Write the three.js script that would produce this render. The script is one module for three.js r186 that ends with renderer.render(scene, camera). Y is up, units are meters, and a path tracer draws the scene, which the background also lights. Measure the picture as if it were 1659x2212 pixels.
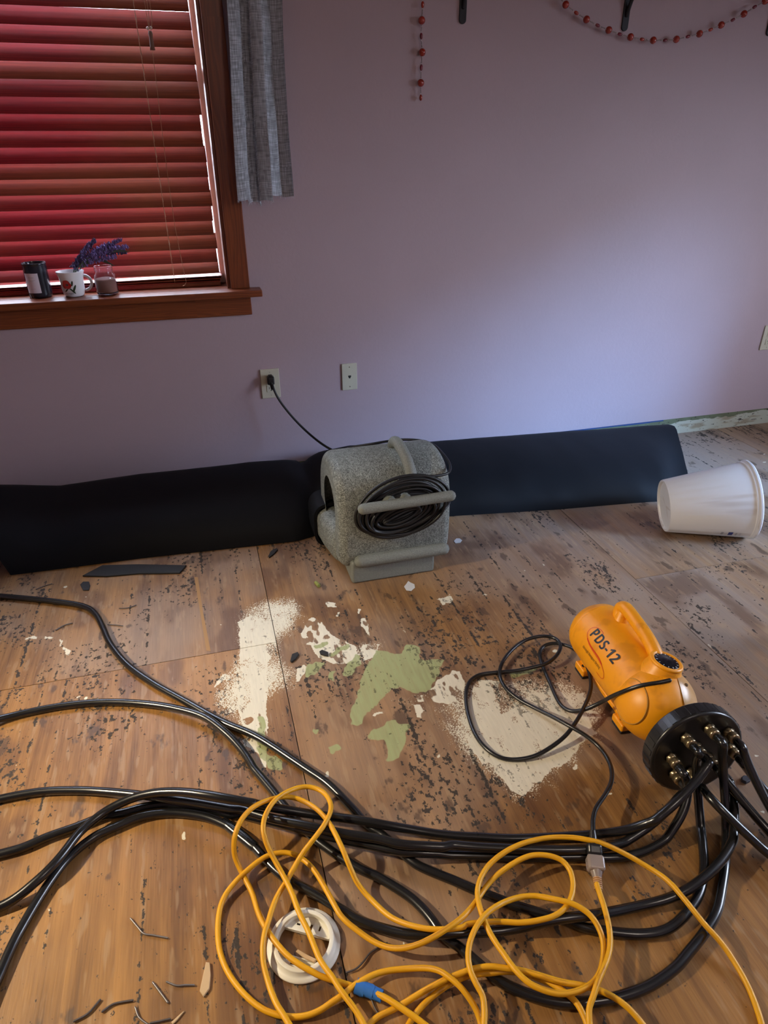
import * as THREE from 'three';
import { RoundedBoxGeometry } from 'three/addons/geometries/RoundedBoxGeometry.js';
import { mergeGeometries, toCreasedNormals } from 'three/addons/utils/BufferGeometryUtils.js';
import { RectAreaLightUniformsLib } from 'three/addons/lights/RectAreaLightUniformsLib.js';

// ------------------------------------------------------------------ camera, sky, light, exposure
RectAreaLightUniformsLib.init();
const scene = new THREE.Scene();
const renderer = new THREE.WebGLRenderer({ antialias: true });
renderer.toneMapping = THREE.LinearToneMapping;
renderer.toneMappingExposure = 0.35;
renderer.shadowMap.enabled = true;
renderer.shadowMap.type = THREE.PCFSoftShadowMap;

const camera = new THREE.PerspectiveCamera(74.925, 1659 / 2212, 0.02, 60);
camera.position.set(0, 1.286, 0);
camera.rotation.set(-0.49549, -0.26555, -0.00637, 'YXZ');
scene.add(camera);

// a clear cold sky over darker ground
{
  const w = 64, h = 32, d = new Float32Array(w * h * 4);
  for (let j = 0; j < h; j++) for (let i = 0; i < w; i++) {
    const e = (j + 0.5) / h * 2 - 1, k = (j * w + i) * 4;
    const up = Math.max(0, e), c = e > 0 ? [2.6 - 0.8 * up, 2.9 - 0.7 * up, 3.5 - 0.5 * up] : [0.28, 0.30, 0.34];
    d[k] = c[0]; d[k + 1] = c[1]; d[k + 2] = c[2]; d[k + 3] = 1;
  }
  const sky = new THREE.DataTexture(d, w, h, THREE.RGBAFormat, THREE.FloatType);
  sky.mapping = THREE.EquirectangularReflectionMapping; sky.magFilter = sky.minFilter = THREE.LinearFilter; sky.needsUpdate = true;
  scene.background = sky; scene.backgroundIntensity = 19.0;
}
// cold daylight from out of view, aimed through the unseen right-hand window
const daylight = new THREE.DirectionalLight(new THREE.Color(0.26, 0.54, 1.0), 31.0);
daylight.position.set(5.2, 2.6, 1.2); daylight.target.position.set(1.6, 0.4, -2.0);
daylight.castShadow = true; daylight.shadow.radius = 40; daylight.shadow.mapSize.set(2048, 2048);
{ const c = daylight.shadow.camera; c.left = c.bottom = -5; c.right = c.top = 5; c.near = 0.1; c.far = 14; }
scene.add(daylight, daylight.target);
const addedFillLight = new THREE.PointLight(new THREE.Color(1, 0.86, 0.76), 5.5, 0, 2);  // added fill for the whole room, out of view behind the camera
addedFillLight.castShadow = true; addedFillLight.shadow.radius = 8; addedFillLight.position.set(1.0, 2.30, 0.7);
const LAMP_AT = new THREE.Vector3(-1.55, 1.32, -1.22), LAMP_TO = new THREE.Vector3(0.02, 0, -1.02);
const lampLight = new THREE.SpotLight(new THREE.Color(1, 0.84, 0.60), 46, 0, 0.70, 1.0, 2);
lampLight.castShadow = true; lampLight.shadow.radius = 1.6; lampLight.shadow.mapSize.set(2048, 2048);

// ------------------------------------------------------------------ helpers
let seed = 7;
const rnd = () => { seed = (seed + 0x6d2b79f5) | 0; let t = Math.imul(seed ^ (seed >>> 15), 1 | seed); t = (t + Math.imul(t ^ (t >>> 7), 61 | t)) ^ t; return ((t ^ (t >>> 14)) >>> 0) / 4294967296; };
const hash = (x, y) => { let h = Math.imul(x, 374761393) + Math.imul(y, 668265263) | 0; h = Math.imul(h ^ (h >>> 13), 1274126177); return ((h ^ (h >>> 16)) >>> 0) / 4294967296; };
function noise(x, y) {
  const i = Math.floor(x), j = Math.floor(y); let u = x - i, v = y - j;
  u = u * u * (3 - 2 * u); v = v * v * (3 - 2 * v);
  const a = hash(i, j), b = hash(i + 1, j), c = hash(i, j + 1), d = hash(i + 1, j + 1);
  return a + (b - a) * u + (c - a) * v + (a - b - c + d) * u * v;
}
const fbm = (x, y, o = 3) => { let s = 0, a = 0.5, t = 0; for (let k = 0; k < o; k++) { s += a * noise(x, y); t += a; a *= 0.5; x = x * 2.03 + 17.1; y = y * 2.03 + 5.3; } return s / t; };
const sm = (a, b, x) => { const t = Math.min(1, Math.max(0, (x - a) / (b - a))); return t * t * (3 - 2 * t); };
const V = (x, y, z) => new THREE.Vector3(x, y, z);
const V3 = (a) => new THREE.Vector3(a[0], a[1], a[2]);

const used = {};
function numbered(n) { const k = used[n] = (used[n] ?? -1) + 1; return k ? n + '_' + String(k).padStart(3, '0') : n; }
function tag(o, label, category, group, kind) {
  if (label) o.userData.label = label;
  if (category) o.userData.category = category;
  if (group) o.userData.group = group;
  if (kind) o.userData.kind = kind;
  return o;
}
function thing(name, pos, label, category, group) {
  const g = new THREE.Group(); g.name = numbered(name); g.position.set(...pos); scene.add(g);
  return tag(g, label, category, group);
}
function mesh(name, geo, mat, parent, label) {
  const g = Array.isArray(geo) ? merge(geo) : geo;
  const m = new THREE.Mesh(g, mat);
  m.name = !parent || parent === scene ? numbered(name) : (() => { const n = parent.children.filter((c) => c.name === name || c.name.startsWith(name + '_')).length; return n ? name + '_' + String(n).padStart(3, '0') : name; })();
  m.castShadow = m.receiveShadow = true;
  (parent || scene).add(m);
  if (label) m.userData.label = label;
  return m;
}
function merge(list) {
  const flat = list.map((g) => { const n = g.index ? g.toNonIndexed() : g; for (const k of Object.keys(n.attributes)) if (!['position', 'normal', 'uv'].includes(k)) n.deleteAttribute(k); return n; });
  return mergeGeometries(flat, false);
}
function copy(o, label) { const c = o.clone(); c.name = numbered(o.name.replace(/_\d{3}$/, '')); scene.add(c); c.userData = { ...o.userData }; if (label) c.userData.label = label; return c; }
const mat = (color, rough = 0.6, o = {}) => new THREE.MeshStandardMaterial({ color: Array.isArray(color) ? new THREE.Color().setRGB(...color) : color, roughness: rough, ...o });
const phys = (color, rough = 0.6, o = {}) => new THREE.MeshPhysicalMaterial({ color: Array.isArray(color) ? new THREE.Color().setRGB(...color) : color, roughness: rough, ...o });
const box = (x0, x1, y0, y1, z0, z1, r = 0, seg = 3) => {
  const g = r ? new RoundedBoxGeometry(x1 - x0, y1 - y0, z1 - z0, seg, r) : new THREE.BoxGeometry(x1 - x0, y1 - y0, z1 - z0);
  return g.translate((x0 + x1) / 2, (y0 + y1) / 2, (z0 + z1) / 2);
};
function tube(pts, r, seg, radial = 10, caps = true) {
  const p = pts.map((a) => (a.isVector3 ? a : V3(a))), c = new THREE.CatmullRomCurve3(p, false, 'centripetal');
  const out = [new THREE.TubeGeometry(c, seg ?? Math.max(8, p.length * 3), r, radial, false)];
  if (caps) for (const q of caps === 'end' ? [p[p.length - 1]] : [p[0], p[p.length - 1]]) out.push(new THREE.SphereGeometry(r, radial, 6).translate(q.x, q.y, q.z));
  return merge(out);
}
function rod(a, b, r0, r1 = r0, n = 14) {
  const d = b.clone().sub(a), g = new THREE.CylinderGeometry(r1, r0, d.length(), n, 1);
  g.translate(0, d.length() / 2, 0).applyQuaternion(new THREE.Quaternion().setFromUnitVectors(V(0, 1, 0), d.clone().normalize()));
  return g.translate(a.x, a.y, a.z);
}
const lathe = (pts, n = 40) => new THREE.LatheGeometry(pts.map((p) => new THREE.Vector2(p[0], p[1])), n);
const shapeOf = (pts) => new THREE.Shape(pts.map((p) => new THREE.Vector2(p[0], p[1])));
const smoothShape = (pts, n = 60) => new THREE.Shape(new THREE.CatmullRomCurve3(pts.map((p) => V(p[0], p[1], 0)), true, 'centripetal').getPoints(n).slice(0, -1).map((p) => new THREE.Vector2(p.x, p.y)));
function tex(w, h, f, srgb = true, wrap = true) {
  const d = new Uint8Array(w * h * 4);
  for (let j = 0; j < h; j++) for (let i = 0; i < w; i++) {
    const c = f(i / w, j / h, i, j), k = (j * w + i) * 4;
    if (Array.isArray(c)) { d[k] = c[0] * 255; d[k + 1] = c[1] * 255; d[k + 2] = c[2] * 255; } else d[k] = d[k + 1] = d[k + 2] = c * 255;
    d[k + 3] = 255;
  }
  const t = new THREE.DataTexture(d, w, h); t.magFilter = THREE.LinearFilter; t.minFilter = THREE.LinearMipmapLinearFilter; t.generateMipmaps = true;
  if (srgb) t.colorSpace = THREE.SRGBColorSpace;
  if (wrap) t.wrapS = t.wrapT = THREE.RepeatWrapping;
  t.needsUpdate = true; return t;
}
const mix3 = (a, b, t) => [a[0] + (b[0] - a[0]) * t, a[1] + (b[1] - a[1]) * t, a[2] + (b[2] - a[2]) * t];
function canvasTex(w, h, draw) {
  const c = document.createElement('canvas'); c.width = w; c.height = h; draw(c.getContext('2d'), w, h);
  const t = new THREE.CanvasTexture(c); t.colorSpace = THREE.SRGBColorSpace; t.magFilter = THREE.LinearFilter; return t;
}

// ------------------------------------------------------------------ the setting: floor
const FX0 = -1.1, FX1 = 2.6, FZ0 = -2.72, FZ1 = -0.2, PPM = 420;
const MW = Math.round((FX1 - FX0) * PPM), MH = Math.round((FZ1 - FZ0) * PPM);
// where old wall paint was spilled and brushed on the bare plywood (metres on the floor)
const WHITE = [
  [[0.002,-1.736],[0.029,-1.743],[0.115,-1.695],[0.100,-1.602],[0.099,-1.572],[0.068,-1.514],[0.052,-1.425],[0.018,-1.138],[0.007,-1.152],[-0.001,-1.200],[-0.023,-1.225],[-0.032,-1.277],[-0.021,-1.476],[-0.006,-1.602],[-0.006,-1.664]],
  [[0.224,-1.688],[0.247,-1.657],[0.262,-1.588],[0.299,-1.550],[0.324,-1.509],[0.317,-1.435],[0.240,-1.453],[0.215,-1.489],[0.200,-1.552],[0.175,-1.568],[0.172,-1.622]],
  [[0.372,-1.701],[0.381,-1.688],[0.368,-1.660],[0.361,-1.672]], [[0.369,-1.654],[0.382,-1.619],[0.373,-1.547],[0.366,-1.577],[0.358,-1.616]], [[0.339,-1.513],[0.397,-1.510],[0.378,-1.459],[0.327,-1.449]],
  [[0.466,-1.271],[0.504,-1.305],[0.551,-1.330],[0.585,-1.332],[0.559,-1.252],[0.518,-1.228],[0.493,-1.229],[0.462,-1.244]], [[0.410,-1.234],[0.431,-1.236],[0.442,-1.215],[0.428,-1.203],[0.406,-1.207]], [[0.431,-1.267],[0.455,-1.271],[0.448,-1.241],[0.431,-1.243]],
  [[0.118,-1.406],[0.137,-1.462],[0.160,-1.480],[0.172,-1.468],[0.142,-1.430]], [[-0.095,-1.448],[-0.070,-1.490],[-0.047,-1.506],[-0.051,-1.484],[-0.077,-1.457]], [[0.278,-1.759],[0.317,-1.737],[0.315,-1.717],[0.278,-1.728]], [[0.304,-1.241],[0.341,-1.247],[0.340,-1.236],[0.307,-1.232]],
  [[0.636,-1.678],[0.685,-1.691],[0.678,-1.656],[0.639,-1.636]], [[0.150,-1.098],[0.158,-1.093],[0.151,-1.076],[0.146,-1.085]], [[0.417,-1.071],[0.451,-1.086],[0.447,-1.075],[0.418,-1.060]],
  [[0.572,-1.246],[0.605,-1.287],[0.673,-1.262],[0.649,-1.218],[0.629,-1.153],[0.744,-1.198],[0.815,-1.190],[0.832,-1.137],[0.866,-1.070],[0.830,-1.025],[0.780,-1.008],[0.728,-0.968],[0.649,-0.943],[0.587,-0.915],[0.554,-0.911],[0.543,-0.945],[0.519,-0.998],[0.506,-1.065],[0.523,-1.138]],
  [[0.501,-1.316],[0.575,-1.342],[0.576,-1.295],[0.542,-1.230],[0.498,-1.231],[0.478,-1.249]], [[0.847,-1.163],[0.877,-1.167],[0.867,-1.133],[0.840,-1.135]], [[0.726,-0.949],[0.741,-0.947],[0.729,-0.930],[0.719,-0.935]],
  [[-0.633,-1.829],[-0.546,-1.802],[-0.547,-1.791],[-0.627,-1.819]], [[-0.537,-1.794],[-0.520,-1.770],[-0.515,-1.746],[-0.487,-1.731],[-0.490,-1.703],[-0.511,-1.731],[-0.525,-1.757]], [[-0.466,-1.513],[-0.436,-1.520],[-0.386,-1.500],[-0.389,-1.492],[-0.462,-1.507]],
  [[-0.097,-1.449],[-0.066,-1.488],[-0.046,-1.502],[-0.054,-1.482],[-0.080,-1.460]], [[-0.177,-1.023],[-0.166,-1.024],[-0.164,-1.010],[-0.177,-1.009]], [[-0.434,-0.924],[-0.420,-0.925],[-0.421,-0.917],[-0.430,-0.917]],
];
const SPRAY = [
  [[0.008,-1.774],[0.082,-1.814],[0.191,-1.815],[0.197,-1.701],[0.139,-1.623],[0.102,-1.597],[0.102,-1.472],[0.103,-1.410],[0.046,-1.354],[-0.025,-1.360],[-0.054,-1.295],[-0.099,-1.402],[-0.071,-1.482],[-0.021,-1.539],[-0.002,-1.644]],
  [[-0.054,-1.295],[-0.024,-1.219],[0.012,-1.174],[-0.025,-1.360]], [[0.568,-1.298],[0.874,-1.211],[0.867,-1.058],[0.774,-0.990],[0.580,-0.900],[0.539,-0.911],[0.491,-1.079]], [[0.377,-1.304],[0.462,-1.244],[0.535,-1.203],[0.502,-1.095],[0.460,-1.071],[0.488,-1.189],[0.379,-1.275]],
  [[0.312,-1.529],[0.400,-1.522],[0.368,-1.445],[0.292,-1.442]], [[0.104,-1.381],[0.169,-1.469],[0.172,-1.484],[0.117,-1.468]],
];
const GREEN = [
  [[0.325,-1.425],[0.389,-1.481],[0.434,-1.443],[0.467,-1.477],[0.499,-1.472],[0.491,-1.411],[0.556,-1.388],[0.506,-1.327],[0.471,-1.270],[0.435,-1.287],[0.391,-1.314],[0.333,-1.273],[0.274,-1.236],[0.263,-1.213],[0.236,-1.220],[0.252,-1.269],[0.280,-1.324]],
  [[0.284,-1.181],[0.322,-1.196],[0.356,-1.213],[0.355,-1.193],[0.386,-1.181],[0.350,-1.126],[0.325,-1.074],[0.299,-1.081],[0.313,-1.148],[0.274,-1.159]], [[0.152,-1.427],[0.164,-1.470],[0.204,-1.484],[0.221,-1.462],[0.184,-1.433],[0.154,-1.411]],
  [[0.013,-1.316],[0.030,-1.314],[0.020,-1.166],[0.003,-1.176]], [[0.022,-1.188],[0.051,-1.168],[0.062,-1.120],[0.021,-1.142]], [[0.128,-1.225],[0.169,-1.242],[0.145,-1.214]], [[0.208,-1.550],[0.252,-1.564],[0.254,-1.547],[0.215,-1.531]], [[0.244,-1.497],[0.304,-1.545],[0.306,-1.522],[0.248,-1.478]],
  [[0.258,-1.412],[0.320,-1.492],[0.319,-1.443],[0.275,-1.392]], [[0.222,-1.415],[0.247,-1.431],[0.233,-1.389],[0.220,-1.389]], [[0.712,-1.296],[0.801,-1.291],[0.781,-1.270],[0.713,-1.267]], [[0.173,-1.169],[0.200,-1.162],[0.193,-1.143],[0.171,-1.146]],
];
const BARE = [[[0.673,-1.262],[0.683,-1.203],[0.667,-1.160],[0.627,-1.154],[0.633,-1.199]], [[0.194,-1.616],[0.212,-1.620],[0.206,-1.559],[0.197,-1.566]], [[0.222,-1.645],[0.233,-1.642],[0.225,-1.616],[0.218,-1.617]], [[-0.025,-1.313],[-0.005,-1.318],[-0.000,-1.300],[-0.018,-1.285]]];
const mask = (() => {
  const c = document.createElement('canvas'); c.width = MW; c.height = MH; const g = c.getContext('2d');
  g.fillStyle = '#000'; g.fillRect(0, 0, MW, MH); g.globalCompositeOperation = 'lighter';
  const fill = (list, style) => { g.fillStyle = style; for (const p of list) { g.beginPath(); p.forEach(([x, z], i) => g[i ? 'lineTo' : 'moveTo']((x - FX0) * PPM, (z - FZ0) * PPM)); g.closePath(); g.fill(); } };
  fill(WHITE, '#f00'); fill(SPRAY, '#00f'); fill(GREEN, '#0f0');
  for (let i = 0; i < 1100; i++) {                                      // stray drips
    const x = FX0 + rnd() * (FX1 - FX0), z = FZ0 + rnd() * (FZ1 - FZ0), r = 0.45 + 2.6 * rnd() ** 6;
    g.fillStyle = '#f00'; g.beginPath(); g.ellipse((x - FX0) * PPM, (z - FZ0) * PPM, r * (1 + rnd()), r * 0.8, rnd() * 3, 0, 7); g.fill();
  }
  g.globalCompositeOperation = 'source-over'; fill(BARE, '#000');
  const s = g.getImageData(0, 0, MW, MH).data, out = [0, 1, 2].map(() => new Float32Array(MW * MH));
  for (let k = 0; k < MW * MH; k++) for (let q = 0; q < 3; q++) out[q][k] = s[k * 4 + q] / 255;
  const blur = (a, r) => { for (let pass = 0; pass < 2; pass++) { const t = new Float32Array(a.length); for (let y = 0; y < MH; y++) { let acc = 0; for (let x = -r; x < MW; x++) { if (x + r < MW) acc += a[y * MW + x + r]; if (x - r - 1 >= 0) acc -= a[y * MW + x - r - 1]; if (x >= 0) t[y * MW + x] = acc / (2 * r + 1); } } for (let x = 0; x < MW; x++) { let acc = 0; for (let y = -r; y < MH; y++) { if (y + r < MH) acc += t[(y + r) * MW + x]; if (y - r - 1 >= 0) acc -= t[(y - r - 1) * MW + x]; if (y >= 0) a[y * MW + x] = acc / (2 * r + 1); } } } return a; };
  blur(out[0], 1); blur(out[1], 2); blur(out[2], 14);
  return out;
})();
function maskAt(q, x, z) {
  const u = (x - FX0) * PPM - 0.5, v = (z - FZ0) * PPM - 0.5, i = Math.floor(u), j = Math.floor(v);
  if (i < 0 || j < 0 || i >= MW - 1 || j >= MH - 1) return 0;
  const a = mask[q], k = j * MW + i, fu = u - i, fv = v - j;
  return (a[k] * (1 - fu) + a[k + 1] * fu) * (1 - fv) + (a[k + MW] * (1 - fu) + a[k + MW + 1] * fu) * fv;
}
const toS = (c) => (c <= 0.0031308 ? 12.92 * c : 1.055 * c ** (1 / 2.4) - 0.055);
const WOOD_A = [0.335, 0.163, 0.043], WOOD_B = [0.125, 0.053, 0.013], WOOD_GREY_LIT = [0.31, 0.245, 0.205], DIRT = [0.028, 0.022, 0.018], PAINT_W = [0.74, 0.69, 0.55], PAINT_G = [0.33, 0.36, 0.165];
function plywood(x0, x1, z0, z1, W, H, off, worn, grime = 0) {
  const col = new Uint8Array(W * H * 4), rel = new Uint8Array(W * H * 4);
  for (let j = 0; j < H; j++) for (let i = 0; i < W; i++) {
    const x = x0 + (i + 0.5) / W * (x1 - x0), z = z1 + (j + 0.5) / H * (z0 - z1), k = (j * W + i) * 4;
    const wx = x + 0.03 * (noise(x * 6 + off, z * 2.1) - 0.5) + 0.008 * (noise(x * 20, z * 7 + off) - 0.5);
    const fine = 0.55 * noise(x * 420, z * 14 + off) + 0.45 * noise(x * 950, z * 40 + off), streak = fbm(wx * 60 + off, z * 1.6 + off, 4), band = noise(wx * 13 + 2 * off, z * 0.7);
    const arch = 0.5 + 0.5 * Math.sin((wx * 9 + 2.2 * noise(wx * 2.3 + off, z * 0.8) + 0.35 * z) * 11);
    const blot = fbm(x * 4.1 + off, z * 3.3, 4), grey = sm(0.42, 0.7, fbm(x * 2.2 + 31 + off, z * 2.7, 3));
    let t = 0.9 * (streak - 0.5) + 0.35 * (band - 0.5) + 0.16 * (arch - 0.5) + 0.55 * (fine - 0.5) + 1.1 * (blot - 0.5) + 0.42;
    let c = mix3(WOOD_A, WOOD_B, Math.min(1.15, Math.max(-0.15, t)));
    c = mix3(c, WOOD_GREY_LIT, Math.min(0.85, grey * worn * 0.4 * sm(-2.4, -1.2, -z) + 0.6 * sm(0.55, 1.35, x - 0.3 * (z + 1.3)) * (0.6 + 0.4 * noise(x * 60 + off, z * 5))));  // greyer towards the right: worn wood plus cold light put into the colour
    c = mix3(c, [0.10, 0.042, 0.016], 0.6 * sm(0.54, 0.74, fbm(x * 9 + 3 * off, z * 4.6, 4)));
    c = mix3(c, [0.06, 0.034, 0.02], 0.7 * sm(0.70, 0.78, fbm(x * 26 + 5 * off, z * 14, 5)));
    c = mix3(c, [0.44, 0.30, 0.17], 0.3 * sm(0.62, 0.8, fbm(x * 90 + off, z * 16, 3)));
    let h = 0.5 - 0.1 * fine, ro = 0.4 + 0.15 * fine + 0.1 * grey;
    // crumbs of old adhesive, thickest along the joints of the boards that once lay on top
    const cl = sm(0.46, 0.74, fbm(x * 7.5 + 3 * off, z * 4.2 + 9, 4)), lx = x / 0.0572 + off * 0.37, li = Math.round(lx);
    const line = Math.max(0, 1 - Math.abs(lx - li) * 9) * sm(0.42, 0.62, noise(li * 3.7, z * 5.5 + off)) * (hash(li, 5 + Math.floor(off)) > 0.3 ? 1 : 0.25);
    const sp = 0.5 * noise(x * 120 + off, z * 85) + 0.3 * noise(x * 260, z * 210 + off) + 0.2 * noise(x * 640, z * 540 + off);
    const dirt = sm(0.0, 0.05, sp - (0.835 - grime - 0.24 * cl - 0.30 * line));
    // paint
    const wn = 0.55 * fbm(x * 70 + 5, z * 55, 3) + 0.45 * noise(x * 330, z * 260);
    const mx = x + 0.022 * (fbm(x * 34, z * 22 + 5, 3) - 0.5), mz = z + 0.03 * (fbm(x * 30 + 40, z * 24, 3) - 0.5), w0 = maskAt(0, mx, mz), sprayed = maskAt(2, x, z);
    let w = sm(0.44, 0.56, w0 + (wn - 0.62) * 0.62 * (w0 < 0.98 ? 1.1 : 0.95) - 0.02);
    w *= 1 - sm(0.6, 0.66, fbm(x * 48 + 3, z * 26 + 8, 3)) * 0.95;
    w = Math.max(w, sm(0.0, 0.08, sprayed * 0.78 - noise(x * 640 + 9, z * 480) * 0.75 - 0.3 * noise(x * 40, z * 33)));
    const g = sm(0.42, 0.6, maskAt(1, mx, mz) + (noise(x * 130, z * 60) - 0.5) * 0.4) * (0.78 + 0.22 * noise(x * 200, z * 30));
    const chalk = 0.9 + 0.1 * noise(x * 300, z * 40);
    c = mix3(c, [PAINT_W[0] * chalk, PAINT_W[1] * chalk, PAINT_W[2] * chalk], w); c = mix3(c, PAINT_G, g);
    const dk = dirt * (w > 0.5 || g > 0.5 ? 0.6 : 0.95);
    c = mix3(c, DIRT, dk);
    h += 0.2 * w + 0.14 * g + 0.3 * dk * noise(x * 400, z * 400); ro += 0.22 * w + 0.15 * g + 0.3 * dk;
    for (let q = 0; q < 3; q++) { col[k + q] = 255 * toS(c[q]); }
    rel[k] = rel[k + 2] = 255 * Math.min(1, h); rel[k + 1] = 255 * Math.min(1, ro); col[k + 3] = rel[k + 3] = 255;
  }
  const mk = (d) => { const t = new THREE.DataTexture(d, W, H); t.magFilter = THREE.LinearFilter; t.minFilter = THREE.LinearMipmapLinearFilter; t.generateMipmaps = true; t.needsUpdate = true; return t; };
  const map = mk(col), r = mk(rel); map.colorSpace = THREE.SRGBColorSpace;
  return new THREE.MeshStandardMaterial({ map, roughnessMap: r, roughness: 1, bumpMap: r, bumpScale: 0.0016 });
}
const floor = tag(new THREE.Group(), 'bare worn plywood subfloor with paint stains and glue crumbs', null, null, 'structure'); floor.name = 'floor'; scene.add(floor);
mesh('subfloor', box(-2.3, 3.7, -0.12, -0.022, -2.9, 1.95), mat([0.05, 0.035, 0.025], 0.9), floor);
mesh('filler_strip', (() => { const q = [[-0.128,-2.021],[-0.116,-2.018],[-0.106,-1.812],[-0.091,-1.609],[-0.103,-1.615],[-0.115,-1.815]], g = new THREE.ExtrudeGeometry(shapeOf(q.map((p) => [p[0], -p[1]])), { depth: 0.0006, bevelEnabled: false }); g.rotateX(-Math.PI / 2); return g; })(), mat([0.34, 0.18, 0.055], 0.6), floor, 'narrow pale strip of wood filler');
function sheet(x0, x1, z0, z1, m, tx) {
  const g = 0.0011, b = new THREE.BoxGeometry(x1 - x0 - 2 * g, 0.022, z1 - z0 - 2 * g); b.translate((x0 + x1) / 2, -0.011, (z0 + z1) / 2);
  const p = b.attributes.position, uv = b.attributes.uv, [a0, a1, c0, c1] = tx || [x0, x1, z0, z1];
  for (let i = 0; i < p.count; i++) uv.setXY(i, (p.getX(i) - a0) / (a1 - a0), (c1 - p.getZ(i)) / (c1 - c0));
  return mesh('plywood_sheet', b, m, floor);
}
const SX = [-1.119, 0.1, 1.319, 2.538], plain = plywood(3, 4.2, 0, 1.2, 512, 512, 61, 1);
sheet(SX[1], SX[2], -2.7, -0.32, plywood(SX[1], SX[2], -2.7, -0.32, 1400, 2048, 3.3, 0.8, 0.01));
sheet(SX[0], SX[1], -1.598, 0.84, plywood(-0.95, SX[1], -1.598, -0.25, 1200, 1400, 11.9, 0.5, 0.035), [-0.95, SX[1], -1.598, -0.25]);
sheet(SX[0], SX[1], -2.7, -1.598, plywood(SX[0], SX[1], -2.7, -1.598, 1100, 900, 23.7, 1.3));
sheet(SX[2], SX[3], -1.598, 0.84, plywood(SX[2], 2.0, -1.598, -0.6, 700, 1000, 37.1, 1.3), [SX[2], 2.0, -1.598, -0.6]);
sheet(SX[2], SX[3], -2.7, -1.598, plywood(SX[2], SX[3], -2.7, -1.598, 1100, 900, 47.9, 1.3));
for (const [a, b, c, d] of [[SX[3], 3.6, -2.7, -1.0], [SX[3], 3.6, -1.0, 1.8], [SX[1], SX[2], -0.32, 1.8], [-2.2, SX[0], -2.7, -0.4], [-2.2, SX[0], -0.4, 1.8], [SX[0], SX[1], 0.84, 1.8], [SX[2], SX[3], 0.84, 1.8]]) sheet(a, b, c, d, plain);

// ------------------------------------------------------------------ the setting: walls, ceiling
const plasterBump = tex(512, 512, (u, v) => 0.5 + 0.3 * (noise(u * 64, v * 64) - 0.5) * 2 * 0.5 + 0.25 * (noise(u * 150, v * 150) - 0.5), false);
const wallTint = tex(512, 512, (u, v) => { const n = 0.955 + 0.045 * (0.6 * noise(u * 5, v * 5) + 0.4 * noise(u * 16, v * 16)); return [n, n, n]; });
plasterBump.repeat.set(1.4, 1.4); wallTint.repeat.set(0.4, 0.4);
const WALL = mat([0.42, 0.315, 0.345], 0.62, { bumpMap: plasterBump, bumpScale: 0.0005, map: wallTint });
const WX0 = -1.02, WX1 = 0.137, WY0 = 0.806, WY1 = 2.16, ZW = -2.7;
const STRIP_TOP = 0.084;
{
  const s = shapeOf([[-2.2, STRIP_TOP], [3.6, STRIP_TOP], [3.6, 2.5], [-2.2, 2.5]]);
  s.holes.push(new THREE.Path([[WX0, WY0], [WX0, WY1], [WX1, WY1], [WX1, WY0]].map((p) => new THREE.Vector2(...p))));
  const g = new THREE.ExtrudeGeometry(s, { depth: 0.2, bevelEnabled: false }); g.translate(0, 0, ZW - 0.2);
  const wb = mesh('wall_back', g, WALL); tag(wb, 'lavender painted wall behind the blower with a raw strip along its foot', null, null, 'structure');
  // raw strip where the skirting board was pulled off: older green paint, torn to white plaster
  const W = 2048, H = 64, x0 = -2.2, x1 = 3.6;
  const st = tex(W, H, (u, v) => {
    const x = x0 + u * (x1 - x0), y = v * STRIP_TOP, tear = 0.026 + 0.05 * (fbm(x * 3.4 + 2, 1.5, 2) - 0.42) + 0.006 * noise(x * 40, 3) + 0.045 * sm(1.8, 2.4, x) - 0.02 * sm(2.75, 3.0, x);
    let c = mix3([0.40, 0.43, 0.33], [0.33, 0.35, 0.26], noise(x * 30, y * 60));
    if (y < tear && x > 0.9) c = mix3([0.66, 0.66, 0.60], [0.5, 0.45, 0.36], 0.7 * sm(0.55, 0.8, fbm(x * 12, y * 60, 3)));
    if (y > STRIP_TOP - 0.0055 - 0.003 * noise(x * 12, 8) && x > 0.75 && x < 2.2) c = [0.10, 0.22, 0.42];
    if (noise(x * 90, y * 260) > 0.9) c = mix3(c, [0.12, 0.1, 0.09], 0.7);
    if (y < 0.006 + 0.008 * noise(x * 25, 1)) c = mix3(c, [0.2, 0.15, 0.1], 0.7);
    return c;
  });
  const sg = new THREE.BoxGeometry(x1 - x0, STRIP_TOP + 0.022, 0.197); sg.translate((x0 + x1) / 2, (STRIP_TOP - 0.022) / 2, ZW - 0.2 + 0.0985);
  mesh('raw_strip', sg, mat('#ffffff', 0.8, { map: st }), wb, 'raw green and white strip left by the removed skirting board');
}
function wallBox(name, ...b) { return tag(mesh(name, box(...b), WALL), null, null, null, 'structure'); }
wallBox('wall_left', -2.4, -2.2, -0.1, 2.5, -2.9, 1.95);
wallBox('wall_front', -2.2, 3.6, -0.1, 2.5, 1.8, 1.95);
tag(mesh('ceiling', box(-2.4, 3.8, 2.5, 2.62, -2.9, 1.95), mat([0.62, 0.6, 0.58], 0.9)), null, null, null, 'structure');
{ // right wall, out of view; its window opening is placed to admit the cold light
  const s = shapeOf([[-1.8, -0.1], [2.7, -0.1], [2.7, 2.5], [-1.8, 2.5]]);           // (-z, y)
  s.holes.push(new THREE.Path([[-0.1, 0.72], [-0.1, 1.78], [1.35, 1.78], [1.35, 0.72]].map((p) => new THREE.Vector2(...p))));
  const g = new THREE.ExtrudeGeometry(s, { depth: 0.16, bevelEnabled: false }); g.rotateY(Math.PI / 2); g.translate(3.6, 0, 0);
  tag(mesh('wall_right', g, WALL), null, null, null, 'structure');
}
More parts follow.
